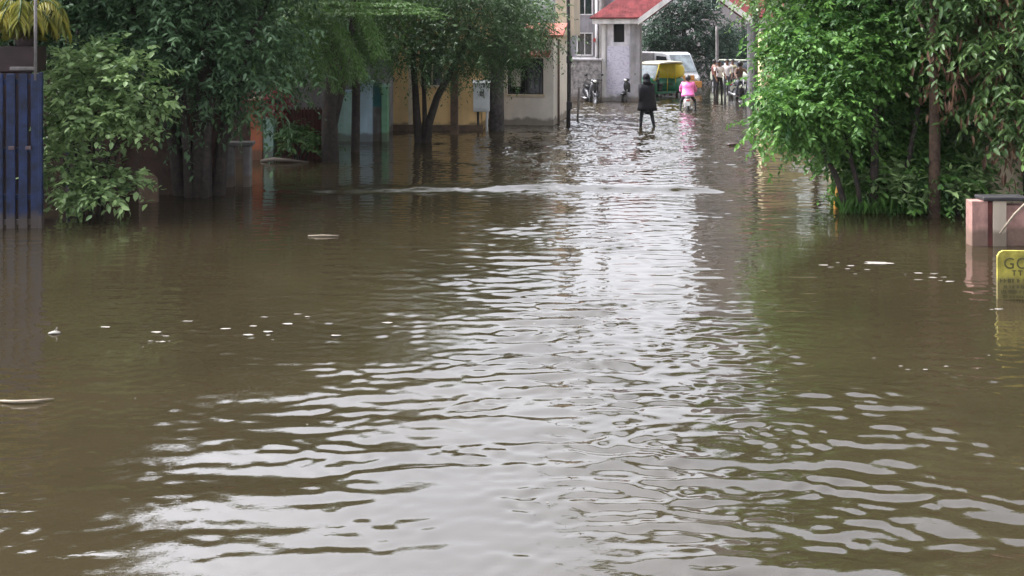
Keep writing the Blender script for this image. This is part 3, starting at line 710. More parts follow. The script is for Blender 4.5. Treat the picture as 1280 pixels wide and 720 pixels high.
t = pole('wooden_post', 'straight dark post in front of the turquoise wall', 444, 190, .1, .085, 3.4, 'bark', .0, 'post')
t = pole('lamp_post', 'pale slender lamp post far behind the standing group', 896, 112, .09, .07, 3.1, 'concrete', 0, 'lamp post')
MB().tube([(0, 0, 3.05), (-.15, -.1, 3.3), (-.5, -.2, 3.38)], .03).box(c=(-.6, -.2, 3.37), d=(.32, .14, .08), bev=.02).build('lamp_arm', 'concrete', t)
# electric cabinet on a stand
def cabinet():
    o = G(602, 164)
    t = thing('electric_cabinet', 'white electric meter cabinet on a thin metal stand', 'cabinet', o, -.05)
    MB().box(c=(0, 0, .92), d=(.44, .26, .76), bev=.02).build('cabinet_body', 'boxwhite', t)
    MB().prism([(-.17, 1.303), (.17, 1.303), (.17, 1.33), (0, 1.40), (-.17, 1.33)], 'x', -.24, .24).build('cabinet_roof', 'boxwhite', t)
    MB().box(c=(0, -.137, .93), d=(.37, .012, .66), bev=.004).build('cabinet_door', 'boxwhite', t)
    MB().box(c=(.02, -.148, 1.03), d=(.12, .008, .13)).build('meter_window', 'glass', t)
    MB().tube([(-.1, .05, -.3), (-.1, .05, .54)], .03).build('leg', 'gunmetal', t)
    MB().tube([(.14, .05, -.3), (.14, .05, .54)], .03).build('leg', 'boxwhite', t)
cabinet()
def text_mesh(s, size, name, mt, parent, loc, rot=(math.pi / 2, 0, 0), ext=.003, sx=1.0):
    cu = bpy.data.curves.new('lettering', 'FONT'); cu.body = s; cu.size = size; cu.extrude = ext; cu.space_character = 1.15
    tmp = bpy.data.objects.new('tmp', cu); COL.objects.link(tmp)
    me = bpy.data.meshes.new_from_object(tmp.evaluated_get(bpy.context.evaluated_depsgraph_get()))
    bpy.data.objects.remove(tmp); o = link(bpy.data.objects.new(name, me)); me.materials.clear(); me.materials.append(M[mt])
    o.parent = parent; o.location = loc; o.rotation_euler = rot; o.scale = (sx, 1, 1); return o
def yellow_sign():
    o = G(1247, 374)
    t = thing('warning_sign', 'yellow notice board with dark lettering half sunk in the flood', 'sign', o, -.06)
    w, h, c = .74, .48, .055
    MB().prism([(0, -.45), (w, -.45), (w, h - c), (w - c * .5, h - c * .3), (w - c, h), (c, h), (c * .4, h - c * .35), (0, h - c)], 'y', 0, .03).build('board', 'signyel', t)
    text_mesh('GO', .155, 'lettering', 'ink', t, (.055, -.004, .305), sx=.95)
    r_ = random.Random(5); rows = ((.235, .055, 3, .14), (.165, .04, 9, .02), (.11, .03, 9, .06), (.06, .035, 8, .03), (.012, .03, 8, .05))
    for z, hh, n, x0 in rows:
        x = x0
        while x < w - .08:
            mk = MB(); ww = hh * r_.uniform(.45, .8)
            kind = r_.random()
            if kind < .5: mk.box(c=(x + ww / 2, -.003, z + hh * .5), d=(ww, .004, hh * .22)); mk.box(c=(x + .005, -.0055, z + hh * .5), d=(.01, .004, hh))
            elif kind < .8: mk.box(c=(x + ww / 2, -.003, z + hh * .88), d=(ww, .004, hh * .2)); mk.box(c=(x + ww / 2, -.0055, z + hh * .45), d=(.011, .004, hh * .85))
            else: mk.box(c=(x + .006, -.003, z + hh * .5), d=(.011, .004, hh)); mk.box(c=(x + ww, -.003, z + hh * .5), d=(.011, .004, hh)); mk.box(c=(x + ww / 2, -.0055, z + hh * .12), d=(ww, .004, hh * .2))
            mk.build('small_letter', 'ink', t); x += ww + hh * .35 + (.02 if r_.random() < .2 else 0)
            if z > .2 and x > x0 + .22: break
    MB().tube([(.37, .06, -.5), (.37, .06, .40)], .025).build('sign_post', 'gunmetal', t)
yellow_sign()
o = G(1045, 261); t = thing('marker_stake', 'orange yellow stake poking out of the water under the bright tree', 'stake', o)
MB().tube([(-.01, 0, -.4), (0, 0, .1), (.03, 0, .36)], [.034, .034, .026], n=10).build('stake_body', 'yelpost', t)
# floating bits
def bench():
    o = G(283, 233); t = thing('stone_bench', 'pale stone slab bench between the dark multi stemmed tree and the orange pillar', 'bench', o, .1)
    MB().box(c=(.22, 0, .74), d=(.5, .32, .06), bev=.012).build('seat_slab', 'concrete', t)
    MB().box(c=(.07, 0, .2), d=(.12, .26, 1.0), bev=.01).build('support', 'concrete', t); MB().box(c=(.36, 0, .2), d=(.12, .26, 1.0), bev=.01).build('support', 'concrete', t)
    o = G(186, 252); t = MB(); t.lathe([(.16, -.4), (.15, .2), (.13, .36), (.07, .44), (.0001, .46)], (0, 0, 0), None, 14)
    tag(t.build('stone_bollard', 'brownpost', None, o), 'rounded brown stone post standing in the water behind the leafy shrub', 'bollard')
bench()
def floater(name, label, cat, px, py, pts, r, mt):
    t = G(px, py); m = MB(); m.tube([(x, y, z) for x, y, z in pts], r, None, n=6)
    tag(m.build(name, mt, None, t), label, cat)
floater('floating_stick', 'curved bleached stick floating in front of the blue gate side', 'stick', 28, 504, [(-.19, .02, .012), (-.05, -.01, .014), (.08, .0, .016), (.2, .05, .014)], [.006, .012, .011, .004], 'stick')
floater('floating_stick', 'short pale straight stick floating far out before the turquoise gateway', 'stick', 404, 296, [(-.2, 0, .012), (0, .01, .014), (.2, 0, .012)], [.008, .014, .008], 'stick')
def litter():
    o = G(917, 182); m = MB(); m.loft([(-.16, 0, .01, .02, .01), (-.1, 0, .03, .07, .03), (.04, .01, .035, .08, .035), (.15, 0, .02, .03, .015)], None, n=10)
    tag(m.build('floating_litter', 'debris', None, o), 'dark lump of litter floating on the pale water', 'litter')
    o = G(68, 417); m = MB(); m.loft([(-.05, 0, .004, .015, .005), (0, 0, .012, .04, .014), (.05, .0, .006, .02, .006)], None, n=8)
    m.tube([(0, 0, .01), (.02, .01, .05)], .006, n=5)
    tag(m.build('floating_litter', 'foam_glints', None, o), 'small whitish scrap floating alone on the brown water', 'litter')
litter()
def foam_glints():  # floating froth, plus pale flecks painted where waves glint with sky
    V = []; Fc = []
    r = np.random.default_rng(11)
    def patch(px, py, n, sx, sy, s0, s1):
        for _ in range(n):
            q = G(px + r.normal(0, sx), py + r.normal(0, sy)); w = r.uniform(s0, s1); d = w * r.uniform(.18, .5)
            b = len(V); m_ = 9
            for k in range(m_):
                a = 6.283 * k / m_; rr = r.uniform(.6, 1.15)
                V.append((q.x + math.cos(a) * w * rr, q.y + math.sin(a) * d * rr, .004))
            V.append((q.x, q.y, .007))
            for k in range(m_): Fc.append((b + k, b + (k + 1) % m_, b + m_))
    patch(1098, 329, 5, 12, .8, .05, .15); patch(1040, 335, 9, 22, 3, .02, .08); patch(1168, 346, 8, 24, 3, .015, .06)
    patch(1246, 387, 3, 5, .6, .03, .06); patch(210, 427, 5, 9, 1, .01, .035); patch(320, 410, 16, 90, 9, .015, .06)
    patch(1180, 460, 8, 50, 10, .008, .03); patch(760, 238, 50, 80, 1.2, .02, .10); patch(430, 238, 12, 60, .8, .02, .07)
    patch(640, 470, 24, 300, 90, .003, .012)
    npm = npmesh('foam_glints', np.array(V), np.array(Fc), 'foam_glints', None, None, False); tag(npm, 'flecks of pale froth and painted sky glints drifting on the brown flood water', 'foam_glints', None, 'stuff')
foam_glints()

# ================================================================== TREES AND SHRUBS
def S(px, py, Y, rx, ry, rz, n):                      # ellipsoid given by a view position, radii in metres
    return (tuple(W(px, py, Y)), (rx, ry, rz), n)
# big dark tree on the near side
b = G(250, 245)
st = []
for dx, dy, lx, hh, r in ((0, 0, .1, 3.4, .16), (-.28, .1, -.8, 3.2, .11), (.22, .15, .5, 3.0, .10), (-.12, -.12, -.3, 2.6, .07), (.1, -.15, .25, 2.4, .06), (-.45, .2, -1.2, 2.6, .05)):
    p = b + Vector((dx, dy, -.4)); st.append(([p, p + Vector((lx * .2, 0, 1.2)), p + Vector((lx * .6, .1, 2.2)), p + Vector((lx, .2, hh))], [r * 1.25, r, r * .85, r * .7]))
tree('broadleaf_tree', 'large dark multi stemmed tree overhanging the brown wall', st,
     [S(195, 20, 17.4, 1.75, 1.4, 1.15, 90), S(295, 60, 17.2, .75, .8, 1.05, 34), S(240, 105, 16.8, .5, .6, .75, 18), S(120, 5, 17.2, .9, 1.0, .8, 34),
      ((-5.3, 17.9, 4.3), (2.1, 1.6, .9), 190)],
     leaf=.115, width=.4, k=9, slen=.42, per=15, rc=.36, lm='leafdark')
# tall tree behind the gate (reaches far above the frame)
b = Vector((-8.6, 17.6, 0))
tree('broadleaf_tree', 'tall tree rising behind the blue gate and its pillar', [([b + Vector((0, 0, -.4)), b + Vector((.1, 0, 2.5)), b + Vector((-.1, 0, 4.8))], [.22, .18, .12])],
     [((-8.6, 17.6, 3.6), (2.0, 1.6, 1.4), 130), ((-8.5, 17.3, 5.7), (2.0, 1.6, 1.5), 300), ((-8.3, 17.0, 6.8), (1.8, 1.4, .9), 160), ((-7.2, 17.6, 3.2), (.7, .8, .8), 20)],
     leaf=.12, width=.42, k=9, slen=.42, per=13, rc=.4, lm='leafdark')
# a row of garden trees behind the wall closes the view under the big crowns
for (x, y, lab, lm) in ((-9.8, 23.5, 'dark garden tree behind the brown compound wall near the gate', 'leafdark'), (-6.6, 23.8, 'dense garden tree behind the orange gateway', 'leafmid'), (-4.9, 29.5, 'garden tree filling the gap behind the turquoise gateway', 'leafdark')):
    b = Vector((x, y, 0))
    tree('garden_tree', lab, [([b + Vector((0, 0, -.3)), b + Vector((.1, 0, 1.4)), b + Vector((0, 0, 2.8))], [.15, .12, .08])],
         [((x, y, 2.6), (2.0, 1.2, 1.5), 70), ((x, y, 3.8), (1.6, 1.2, .9), 40)], leaf=.14, width=.45, k=8, slen=.45, per=13, rc=.42, lm=lm, nlimb=14)
# feathery tree with long arching sprays
def feathery():
    b = G(413, 202)
    stems = [([b + Vector((0, 0, -.4)), b + Vector((-.03, 0, 1.0)), b + Vector((.12, 0, 2.2)), b + Vector((-.1, .1, 3.6))], [.19, .16, .15, .09]),
             ([b + Vector((.02, 0, .6)), b + Vector((.25, .1, 1.7)), b + Vector((.5, .1, 3.2))], [.10, .09, .06])]
    Vs = []; Fs = []; Ts = []; nb = 0; mb = MB()
    arcs = [((395, 4), (352, 28), (322, 62)), ((380, 2), (342, 36), (326, 90)), ((395, 8), (408, 60), (424, 116)), ((402, 4), (432, 44), (452, 96)), ((390, 2), (440, 6), (510, 6)), ((400, 14), (450, 18), (540, 14)),
            ((385, 10), (392, 60), (398, 108)), ((405, 6), (420, 40), (436, 104)), ((380, -6), (350, 10), (300, 22)), ((410, -8), (470, -6), (548, 22)), ((370, 6), (362, 50), (358, 96)), ((440, 2), (462, 30), (474, 70)), ((380, 5), (374, 40), (380, 80))]
    for j, (p0, p1, p2) in enumerate(arcs):
        for rep in range(2):
            Yd = 20.2 + random.uniform(-.7, .5); jx = random.uniform(-8, 8) * rep; jy = random.uniform(-6, 6) * rep
            a, c, e = W(p0[0] + jx, p0[1] + jy, Yd), W(p1[0] + jx, p1[1] + jy, Yd - .25), W(p2[0] + jx, p2[1] + jy, Yd - .4)
            pts = [(a * (1 - s) ** 2 + c * 2 * s * (1 - s) + e * s * s) for s in np.linspace(0, 1, 14)]
            P = []; D = []
            for s in range(1, 14):
                tg = (pts[s] - pts[s - 1]).normalized()
                for q in range(5):
                    base = pts[s - 1].lerp(pts[s], q / 5)
                    for sg in (-1, 1):
                        an = random.uniform(-.9, .9); sd = Vector((math.cos(an) * sg, math.sin(an), -.15))
                        ln = random.uniform(.10, .2)
                        for w_ in range(4):
                            P.append(base + (sd * .8 + tg * .4).normalized() * ln * w_ / 3.5); D.append((sd * .5 + tg * .6 + Vector((random.uniform(-.5, .5), random.uniform(-.5, .5), random.uniform(-.7, .3)))).normalized())
            P = np.array(P); D = np.array(D, float); n = len(P)
            v, f = leaf_arrays(P, D, nrm(np.array([0, -.2, 1.]) + rng.normal(0, .4, (n, 3))), rng.uniform(.045, .075, n), np.full(n, .022), .1)
            Vs.append(v); Fs.append(f + nb); nb += len(v); Ts.append(np.full(len(v), random.uniform(.55, 1)))
    ex = (np.concatenate(Vs), np.concatenate(Fs), np.concatenate(Ts))
    tree('feathery_tree', 'feathery tree with long arching sprays of light green leaflets', stems,
         [S(400, 10, 22.2, 1.35, 1.0, 1.0, 70), S(370, 60, 22.2, .8, .7, .7, 30), S(440, 40, 22.2, .8, .7, .75, 34), ((-3.7, 21.6, 5.0), (1.9, 1.3, 1.1), 190), ((-2.7, 22.0, 4.3), (1.3, 1.1, .8), 60)],
         leaf=.07, width=.4, k=12, slen=.5, per=14, rc=.34, lm='leaffeather', extra=ex, droop=.6, tmul=.35)
feathery()
# forked tree in front of the ochre house
b = G(526, 178); Yb = b.y
st = [([b + Vector((-.02, 0, -.3)), W(521, 150, Yb), W(519, 110, Yb), W(516, 70, Yb), W(520, 10, Yb)], [.12, .1, .085, .075, .05]),
      ([b + Vector((.05, 0, -.3)), W(531, 150, Yb), W(530, 110, Yb), W(526, 70, Yb + .2)], [.08, .065, .055, .04]),
      ([b + Vector((.12, .0, -.3)), W(536, 155, Yb), W(546, 122, Yb), W(562, 92, Yb), W(588, 40, Yb + .2)], [.12, .10, .09, .085, .05])]
tree('forked_tree', 'fork trunked tree with a spreading dark crown before the ochre house', st,
     [S(500, 18, 25.6, 1.5, 1.1, 1.05, 80), S(590, 16, 25.5, 1.55, 1.1, 1.2, 100), S(640, 30, 25.6, .85, .9, .95, 40), S(560, 60, 25, 1.2, .8, .55, 40), S(450, 30, 25.2, 1.0, 1.0, .9, 40), S(608, 66, 25.6, .55, .5, .4, 14),
      ((-2.2, 25.6, 4.0), (2.0, 1.6, .8), 110)],
     leaf=.085, width=.38, k=10, slen=.42, per=15, rc=.36, lm='leaffine', nlimb=40)
# grey trunk beside the cream house
b = G(621, 163)
tree('slim_tree', 'grey trunked tree hard against the cream house wall', [([b + Vector((0, 0, -.3)), b + Vector((.0, 0, 1.2)), b + Vector((.05, .05, 2.3)), b + Vector((.1, .1, 3.3))], [.22, .2, .19, .12])],
     [((-.35, 29, 3.5), (.9, .9, .6), 30), ((.35, 29.2, 3.2), (.6, .7, .55), 18)], leaf=.11, width=.4, k=9, slen=.42, per=13, rc=.34, lm='leafmid', bark='bark3', nlimb=12)
# leafy shrub at the blue gate
shrub('leafy_shrub', 'pale leafy shrub spilling over the flood beside the blue gate', G(110, 268),
      [S(130, 105, 15.3, .75, .6, .5, 34), S(85, 130, 15.2, .42, .5, .7, 22), S(165, 115, 15.2, .5, .5, .35, 18), S(125, 150, 15.0, .55, .5, .3, 16), S(80, 215, 15.0, .35, .4, .5, 14), S(130, 240, 14.9, .5, .4, .32, 18), S(110, 80, 15.6, .5, .5, .3, 14)],
      .115, .5, 7, .28, 7, .14, 'leaflight', nst=10)
shrub('ground_plant', 'low dark green plant at the foot of the maroon metal gate', G(370, 200),
      [S(365, 182, 21.8, .42, .3, .22, 16), S(392, 178, 22, .3, .3, .25, 10)], .13, .45, 6, .25, 8, .12, 'leafmid', cat='plant')
shrub('bougainvillea', 'red flowering creeper over the orange gateway pillar', G(330, 196),
      [S(338, 124, 22, .42, .25, .16, 18)], .07, .8, 9, .2, 9, .09, 'flower', cat='creeper')
# bright tree on the far bank side
b = G(1095, 268)
st = []
for dx, lx, hh, r in ((0, .1, 2.6, .06), (-.25, -.9, 2.2, .04), (.3, .5, 2.4, .04), (-.1, -.5, 1.9, .035)):
    p = b + Vector((dx, random.uniform(-.1, .2), -.4)); st.append(([p, p + Vector((lx * .3, 0, .9)), p + Vector((lx * .7, .1, 1.7)), p + Vector((lx, .2, hh))], [r * 1.2, r, r * .85, r * .7]))
tree('bright_tree', 'bright green tree with drooping leaves bending down to the water', st,
     [S(1075, 70, 16.2, 1.3, 1.0, .75, 110), S(1022, 140, 15.4, .42, .6, .22, 28), S(988, 136, 15.2, .28, .4, .13, 12), S(1040, 85, 15.7, .5, .7, .4, 34), S(1090, 150, 16.4, .8, .7, .5, 50), S(1130, 195, 16.3, .6, .5, .34, 44), S(1120, 226, 15.9, .4, .35, .16, 16), S(1165, 228, 15.6, .4, .35, .2, 18), S(1160, 50, 16.6, .9, .8, .8, 56), S(1060, 20, 16.4, 1.0, .9, .6, 40), S(1180, 165, 16.6, .6, .5, .5, 26), S(1095, 185, 16.2, .5, .4, .22, 18), ((5.1, 16.8, 4.5), (1.6, 1.2, .95), 110), ((6.7, 16.8, 5.0), (1.3, 1.1, .9), 80),
      ],
     leaf=.092, width=.5, k=12, slen=.40, per=18, rc=.25, lm='leafbright', droop=.3, hang=.3)
b = G(1168, 271)
tree('slim_tree', 'slim straight reddish brown trunk rising out of the flood', [([b + Vector((0, 0, -.4)), b + Vector((0, 0, 1.2)), b + Vector((-.015, 0, 2.4)), b + Vector((-.01, 0, 3.2)), b + Vector((.05, 0, 4.0))], [.085, .075, .06, .052, .04])],
     [((6.2, 15.4, 3.8), (1.0, 1.0, .6), 40)], leaf=.12, width=.4, k=9, slen=.42, per=12, rc=.35, lm='leafmid', bark='bark2', nlimb=14)
b = Vector((8.7, 24.0, 0))
tree('tall_tree', 'tall leaning tree behind the bright tree with a high crown reaching over the street', [([b + Vector((0, 0, -.3)), b + Vector((-.1, 0, 2.5)), b + Vector((-.4, .1, 5.5)), b + Vector((-1.4, .3, 8.2))], [.22, .18, .14, .09])],
     [((6.6, 24.4, 8.4), (1.7, 1.3, 1.5), 130), ((4.6, 24.4, 8.9), (1.5, 1.2, 1.2), 100), ((3.0, 24.4, 9.4), (1.0, .8, .7), 30)], leaf=.13, width=.4, k=9, slen=.45, per=13, rc=.4, lm='leafmid', nlimb=24)
# dry leaves at the edge
def dry_tree():
    b = Vector((7.55, 15.0, 0))
    n = 620; ce = [W(1262, 60, 14.6), W(1250, 120, 14.6), W(1270, 165, 14.5), W(1245, 30, 14.6), W(1183, 95, 14.7), W(1275, 20, 14.3)]
    P = np.array([list(ce[i % len(ce)] + Vector((random.gauss(0, .22), random.gauss(0, .2), random.gauss(0, .34)))) for i in range(n)])
    D = nrm(np.array([0, 0, -1.0]) + rng.normal(0, .3, (n, 3)))
    dv, df = leaf_arrays(P, D, nrm(np.array([0, -1., .1]) + rng.normal(0, .5, (n, 3))), rng.uniform(.09, .24, n), rng.uniform(.025, .05, n), .1)
    t = tree('drooping_tree', 'drooping tree with bunches of dry brown leaves above the pink gatepost',
             [([b + Vector((0, 0, -.4)), b + Vector((-.1, 0, 1.5)), b + Vector((-.1, 0, 3.2)), b + Vector((-.2, 0, 4.4))], [.13, .11, .1, .07])],
             [S(1250, 70, 14.9, .7, .7, 1.0, 46), S(1290, 110, 14.8, .4, .5, .6, 18), S(1212, 110, 15.6, .4, .5, .8, 22), S(1275, 10, 14.8, .8, .8, .8, 30), ((7.6, 15.3, 4.2), (1.3, 1.3, .9), 70), ((8.1, 15.0, 5.6), (1.5, 1.3, 1.3), 170), ((7.2, 14.8, 5.1), (1.0, .9, .8), 60)],
             leaf=.12, width=.4, k=10, slen=.42, per=15, rc=.27, lm='leafolive', droop=.45, hang=.45)
    npmesh('dry_leaves', dv - np.array([b.x, b.y, 0]), df, 'leafdry', t, rng.random(n).repeat(6))
dry_tree()
shrub('waterside_bush', 'low pale green bush at the foot of the slim reddish trunk', G(1190, 268),
      [S(1195, 235, 15.3, .45, .35, .22, 20), S(1130, 245, 15.3, .45, .3, .18, 18), S(1215, 222, 15.4, .3, .3, .2, 10)], .12, .4, 6, .28, 9, .12, 'leaflight', cat='bush')
def grass():
    n = 2600
    px = rng.uniform(1050, 1215, n); py = rng.uniform(252, 268, n); Y = H * F / (py - HY); P = np.stack([(px - CX) / F * Y, Y, np.full(n, -.03)], 1)
    D = nrm(np.array([0, 0, 1.0]) + rng.normal(0, .28, (n, 3))); 
    v, f = leaf_arrays(P, D, nrm(rng.normal(0, 1, (n, 3))), rng.uniform(.12, .34, n), np.full(n, .016), .25)
    tag(npmesh('grass', v, f, 'grassy', None, rng.random(n).repeat(6)), 'tall green grass poking out of the water under the bright tree', 'grass', None, 'stuff')
grass()
# trees further down the street
far = [((5.6, 33, 0), [((9.6, 33, 4.4), (1.9, 1.5, 1.5), 60), ((8.2, 32.6, 3.9), (.7, .8, .5), 16)], 'leafolive', 'olive green tree leaning over the cream wall', (9.6, 33, 0)),
       (None, [((9.4, 56, 3.0), (2.4, 1.2, 1.1), 90), ((8.2, 56.5, 2.6), (1.2, 1.0, .9), 40), ((9.2, 56, 4.2), (1.7, 1.0, 1.0), 50), ((11.1, 57, 1.2), (1.2, .8, 1.2), 40), ((8.6, 57, 1.2), (1.4, .8, 1.0), 40)], 'leafdeep', 'dark tree showing under the gable of the entrance arch', (9.2, 56, 0)),
       (None, [((13.4, 60, 2.4), (1.8, 1.2, .9), 40), ((13.0, 59.5, 1.2), (1.6, .8, 1.0), 40)], 'leafdeep', 'bushy tree at the foot of the tall apartment block', (13.3, 60, 0)),
       (None, [((3.5, 58, 3.0), (3.0, 1.6, 1.5), 60)], 'leafmid', 'round tree behind the weathered grey house', (3.5, 58, 0)),
       (None, [((16.5, 50, 4.6), (3.4, 2, 3.0), 70)], 'leafmid', 'wide tree behind the iron pole at the far end', (16.5, 50, 0))]
for _, ells, lm, lab, bb in far:
    b = Vector(bb)
    tree('street_tree', lab, [([b + Vector((0, 0, -.3)), b + Vector((.1, 0, 1.8)), b + Vector((0, 0, 3.6))], [.16, .13, .09])], ells, leaf=.15, width=.45, k=8, slen=.45, per=12, rc=.42, lm=lm, nlimb=16)
# ================================================================== PEOPLE
def skin_body(name, verts, edges, rads, root, parent, matf):
    me = bpy.data.meshes.new(name); me.from_pydata([tuple(v) for v in verts], edges, [])
    o = bpy.data.objects.new(name, me); COL.objects.link(o)
    md = o.modifiers.new('skin', 'SKIN'); md.use_smooth_shade = True
    for i, r in enumerate(rads):
        sv = me.skin_vertices[0].data[i]; sv.radius = (r, r) if not hasattr(r, '__len__') else r
        sv.use_root = (i == root)
    sb = o.modifiers.new('sub', 'SUBSURF'); sb.levels = 1; sb.render_levels = 1
    em = bpy.data.meshes.new_from_object(o.evaluated_get(bpy.context.evaluated_depsgraph_get()))
    bpy.data.objects.remove(o)
    V = np.array([v for v in verts], float); E = np.array(edges)
    mats = []; idx = []
    for p in em.polygons:
        c = np.array(p.center); a = V[E[:, 0]]; bb = V[E[:, 1]]; ab = bb - a
        t = np.clip(((c - a) * ab).sum(1) / np.maximum((ab * ab).sum(1), 1e-9), 0, 1)
        d = np.linalg.norm(a + ab * t[:, None] - c, axis=1); i = int(d.argmin())
        mt = matf(i, t[i])
        if mt not in mats: mats.append(mt)
        idx.append(mats.index(mt)); p.use_smooth = True
    em.materials.clear()
    for k in mats: em.materials.append(M[k])
    em.polygons.foreach_set('material_index', idx); em.update()
    b = link(bpy.data.objects.new(name, em)); b.parent = parent; return b
def person(label, loc, rz, J, top, legs, sleeve='long', shoes='shoe', group=None, hair='hair', barelegs=False, headgear=None, s=1.0):
    """J: joints in local metres, x = facing, y = left, z up. Keys: pelvis chest neck head, and per side sh el wr hip kn an toe"""
    t = thing('person', label, 'person', loc, rz, group)
    v = []; e = []; r = []; seg = []
    def add(p, rad, par=None, kind=None):
        v.append(Vector(p)); r.append(rad); i = len(v) - 1
        if par is not None: e.append((par, i)); seg.append(kind)
        return i
    pel = add(J['pelvis'], (.145, .105)); ab = add((Vector(J['pelvis']) + Vector(J['chest'])) / 2, (.14, .10), pel, 'top')
    ch = add(J['chest'], (.16, .11), ab, 'top'); up = add(Vector(J['chest']).lerp(Vector(J['neck']), .6), (.13, .09), ch, 'top')
    nk = add(J['neck'], .055, up, 'skin'); hd = Vector(J['head']); fw = Vector(J.get('face', (1, 0, 0))).normalized()
    jw = add(hd + Vector((0, 0, -.075)) + fw * .015, (.062, .062), nk, 'skin'); hc = add(hd, (.082, .09), jw, 'skin'); ht = add(hd + Vector((0, 0, .075)), (.068, .075), hc, 'skin')
    for sd in ('L', 'R'):
        sg = 1 if sd == 'L' else -1
        sh = add(J['sh' + sd], .068, up, 'top'); el = add(J['el' + sd], .048, sh, 'top'); wr = add(J['wr' + sd], .03, el, 'top' if sleeve == 'long' else 'skin')
        d = (Vector(J['wr' + sd]) - Vector(J['el' + sd])).normalized()
        w_ = Vector(J['wr' + sd]); pm = add(w_ + d * .07, (.034, .022), wr, 'skin')
        fwd = Vector((1, 0, 0)) if abs(d.x) < .7 else Vector((0, sg, 0)); ac = (fwd - d * fwd.dot(d)).normalized(); bn = d.cross(ac).normalized() * (1 if d.cross(ac).y * -sg > 0 else -1)
        for q, (off, ln) in enumerate(((.032, .075), (.011, .085), (-.011, .08), (-.032, .062))):
            f1 = add(w_ + d * (.075 + ln * .5) + ac * off, .0095, pm, 'skin'); add(w_ + d * (.075 + ln) + ac * off + bn * .02, .008, f1, 'skin')
        th = add(w_ + d * .06 + ac * .055, .011, pm, 'skin'); add(w_ + d * .1 + ac * .065 + bn * .01, .009, th, 'skin')
        hp = add(J['hip' + sd], .088, pel, 'leg'); kn = add(J['kn' + sd], .062, hp, 'leg'); an = add(J['an' + sd], .042, kn, 'skin' if barelegs else 'leg')
        ft = add(Vector(J['an' + sd]).lerp(Vector(J['toe' + sd]), .55) + Vector((0, 0, -.02)), (.045, .032), an, 'shoe'); add(J['toe' + sd], (.038, .022), ft, 'shoe')
    def mf(i, tt):
        k = seg[i]
        if k == 'top' and sleeve == 'short' and e[i][1] in shortel and tt > .55: return 'skin'
        return {'top': top, 'leg': legs, 'skin': 'skin', 'shoe': shoes}[k]
    shortel = {b_ for (a_, b_) in e if seg[e.index((a_, b_))] == 'top' and b_ > 9}
    body = skin_body('body', v, e, r, 0, t, mf)
    sd = Vector((0, 0, 1)).cross(fw).normalized()
    if headgear is None or headgear == 'hair':
        h = MB(); h.ball(hd + Vector((0, 0, .035)) - fw * .022, (.094, .094, .094), None, 14); h.build('hair', hair, t)
    face = MB(); face.ball(hd + fw * .098 + Vector((0, 0, -.02)), (.016, .013, .02), 'skin', 8)
    for q in (-1, 1):
        face.ball(hd + fw * .080 + sd * q * .032 + Vector((0, 0, .004)), .0115, 'hair', 8); face.ball(hd + sd * q * .085 + Vector((0, 0, -.01)), (.022, .014, .03), 'skin', 8)
    face.ball(hd + fw * .082 + Vector((0, 0, -.058)), (.01, .024, .008), 'shirtr', 8); face.build('face', 'skin', t)
    return t
def J_stand(h=1.65, stride=0.0, lean=0.0, arms=(0, 0), spread=.1, face=(1, 0, 0)):
    k = h / 1.7; J = {}
    J['pelvis'] = (0, 0, .94 * k); J['chest'] = (lean * .6, 0, 1.22 * k); J['neck'] = (lean, 0, 1.46 * k); J['head'] = (lean + .02, 0, 1.585 * k); J['face'] = face
    for sd, sg in (('L', 1), ('R', -1)):
        st = stride * sg; a = arms[0 if sg > 0 else 1]
        J['sh' + sd] = (lean * .9, sg * .175 * k, 1.385 * k)
        J['el' + sd] = (lean * .8 - st * .4 + a * .12, sg * (.215 + .02) * k, 1.11 * k); J['wr' + sd] = (lean + .08 - st * .7 + a * .33, sg * (.22 - .05 * a) * k, (.88 + .22 * a) * k)
        J['hip' + sd] = (0, sg * .09 * k, .88 * k); J['kn' + sd] = (st * .5 + .03, sg * spread * k, .49 * k)
        J['an' + sd] = (st - .02, sg * spread * k, .09 * k); J['toe' + sd] = (st + .17, sg * (spread + .03) * k, .035 * k)
    return J
def J_ride(seat=.78, hb=(.42, .30, .98), foot=(.18, .2, .26)):
    J = {}; J['pelvis'] = (-.18, 0, seat + .10); J['chest'] = (-.12, 0, seat + .40); J['neck'] = (-.07, 0, seat + .62); J['head'] = (-.04, 0, seat + .755)
    for sd, sg in (('L', 1), ('R', -1)):
        J['sh' + sd] = (-.08, sg * .18, seat + .55); J['el' + sd] = (.14, sg * .30, seat + .33); J['wr' + sd] = (hb[0] - .06, sg * hb[1], hb[2] + .02)
        J['hip' + sd] = (-.14, sg * .1, seat + .07); J['kn' + sd] = (.24, sg * .2, seat + .02); J['an' + sd] = (foot[0] - .04, sg * foot[1], foot[2]); J['toe' + sd] = (foot[0] + .16, sg * foot[1], foot[2] - .06)
    return J
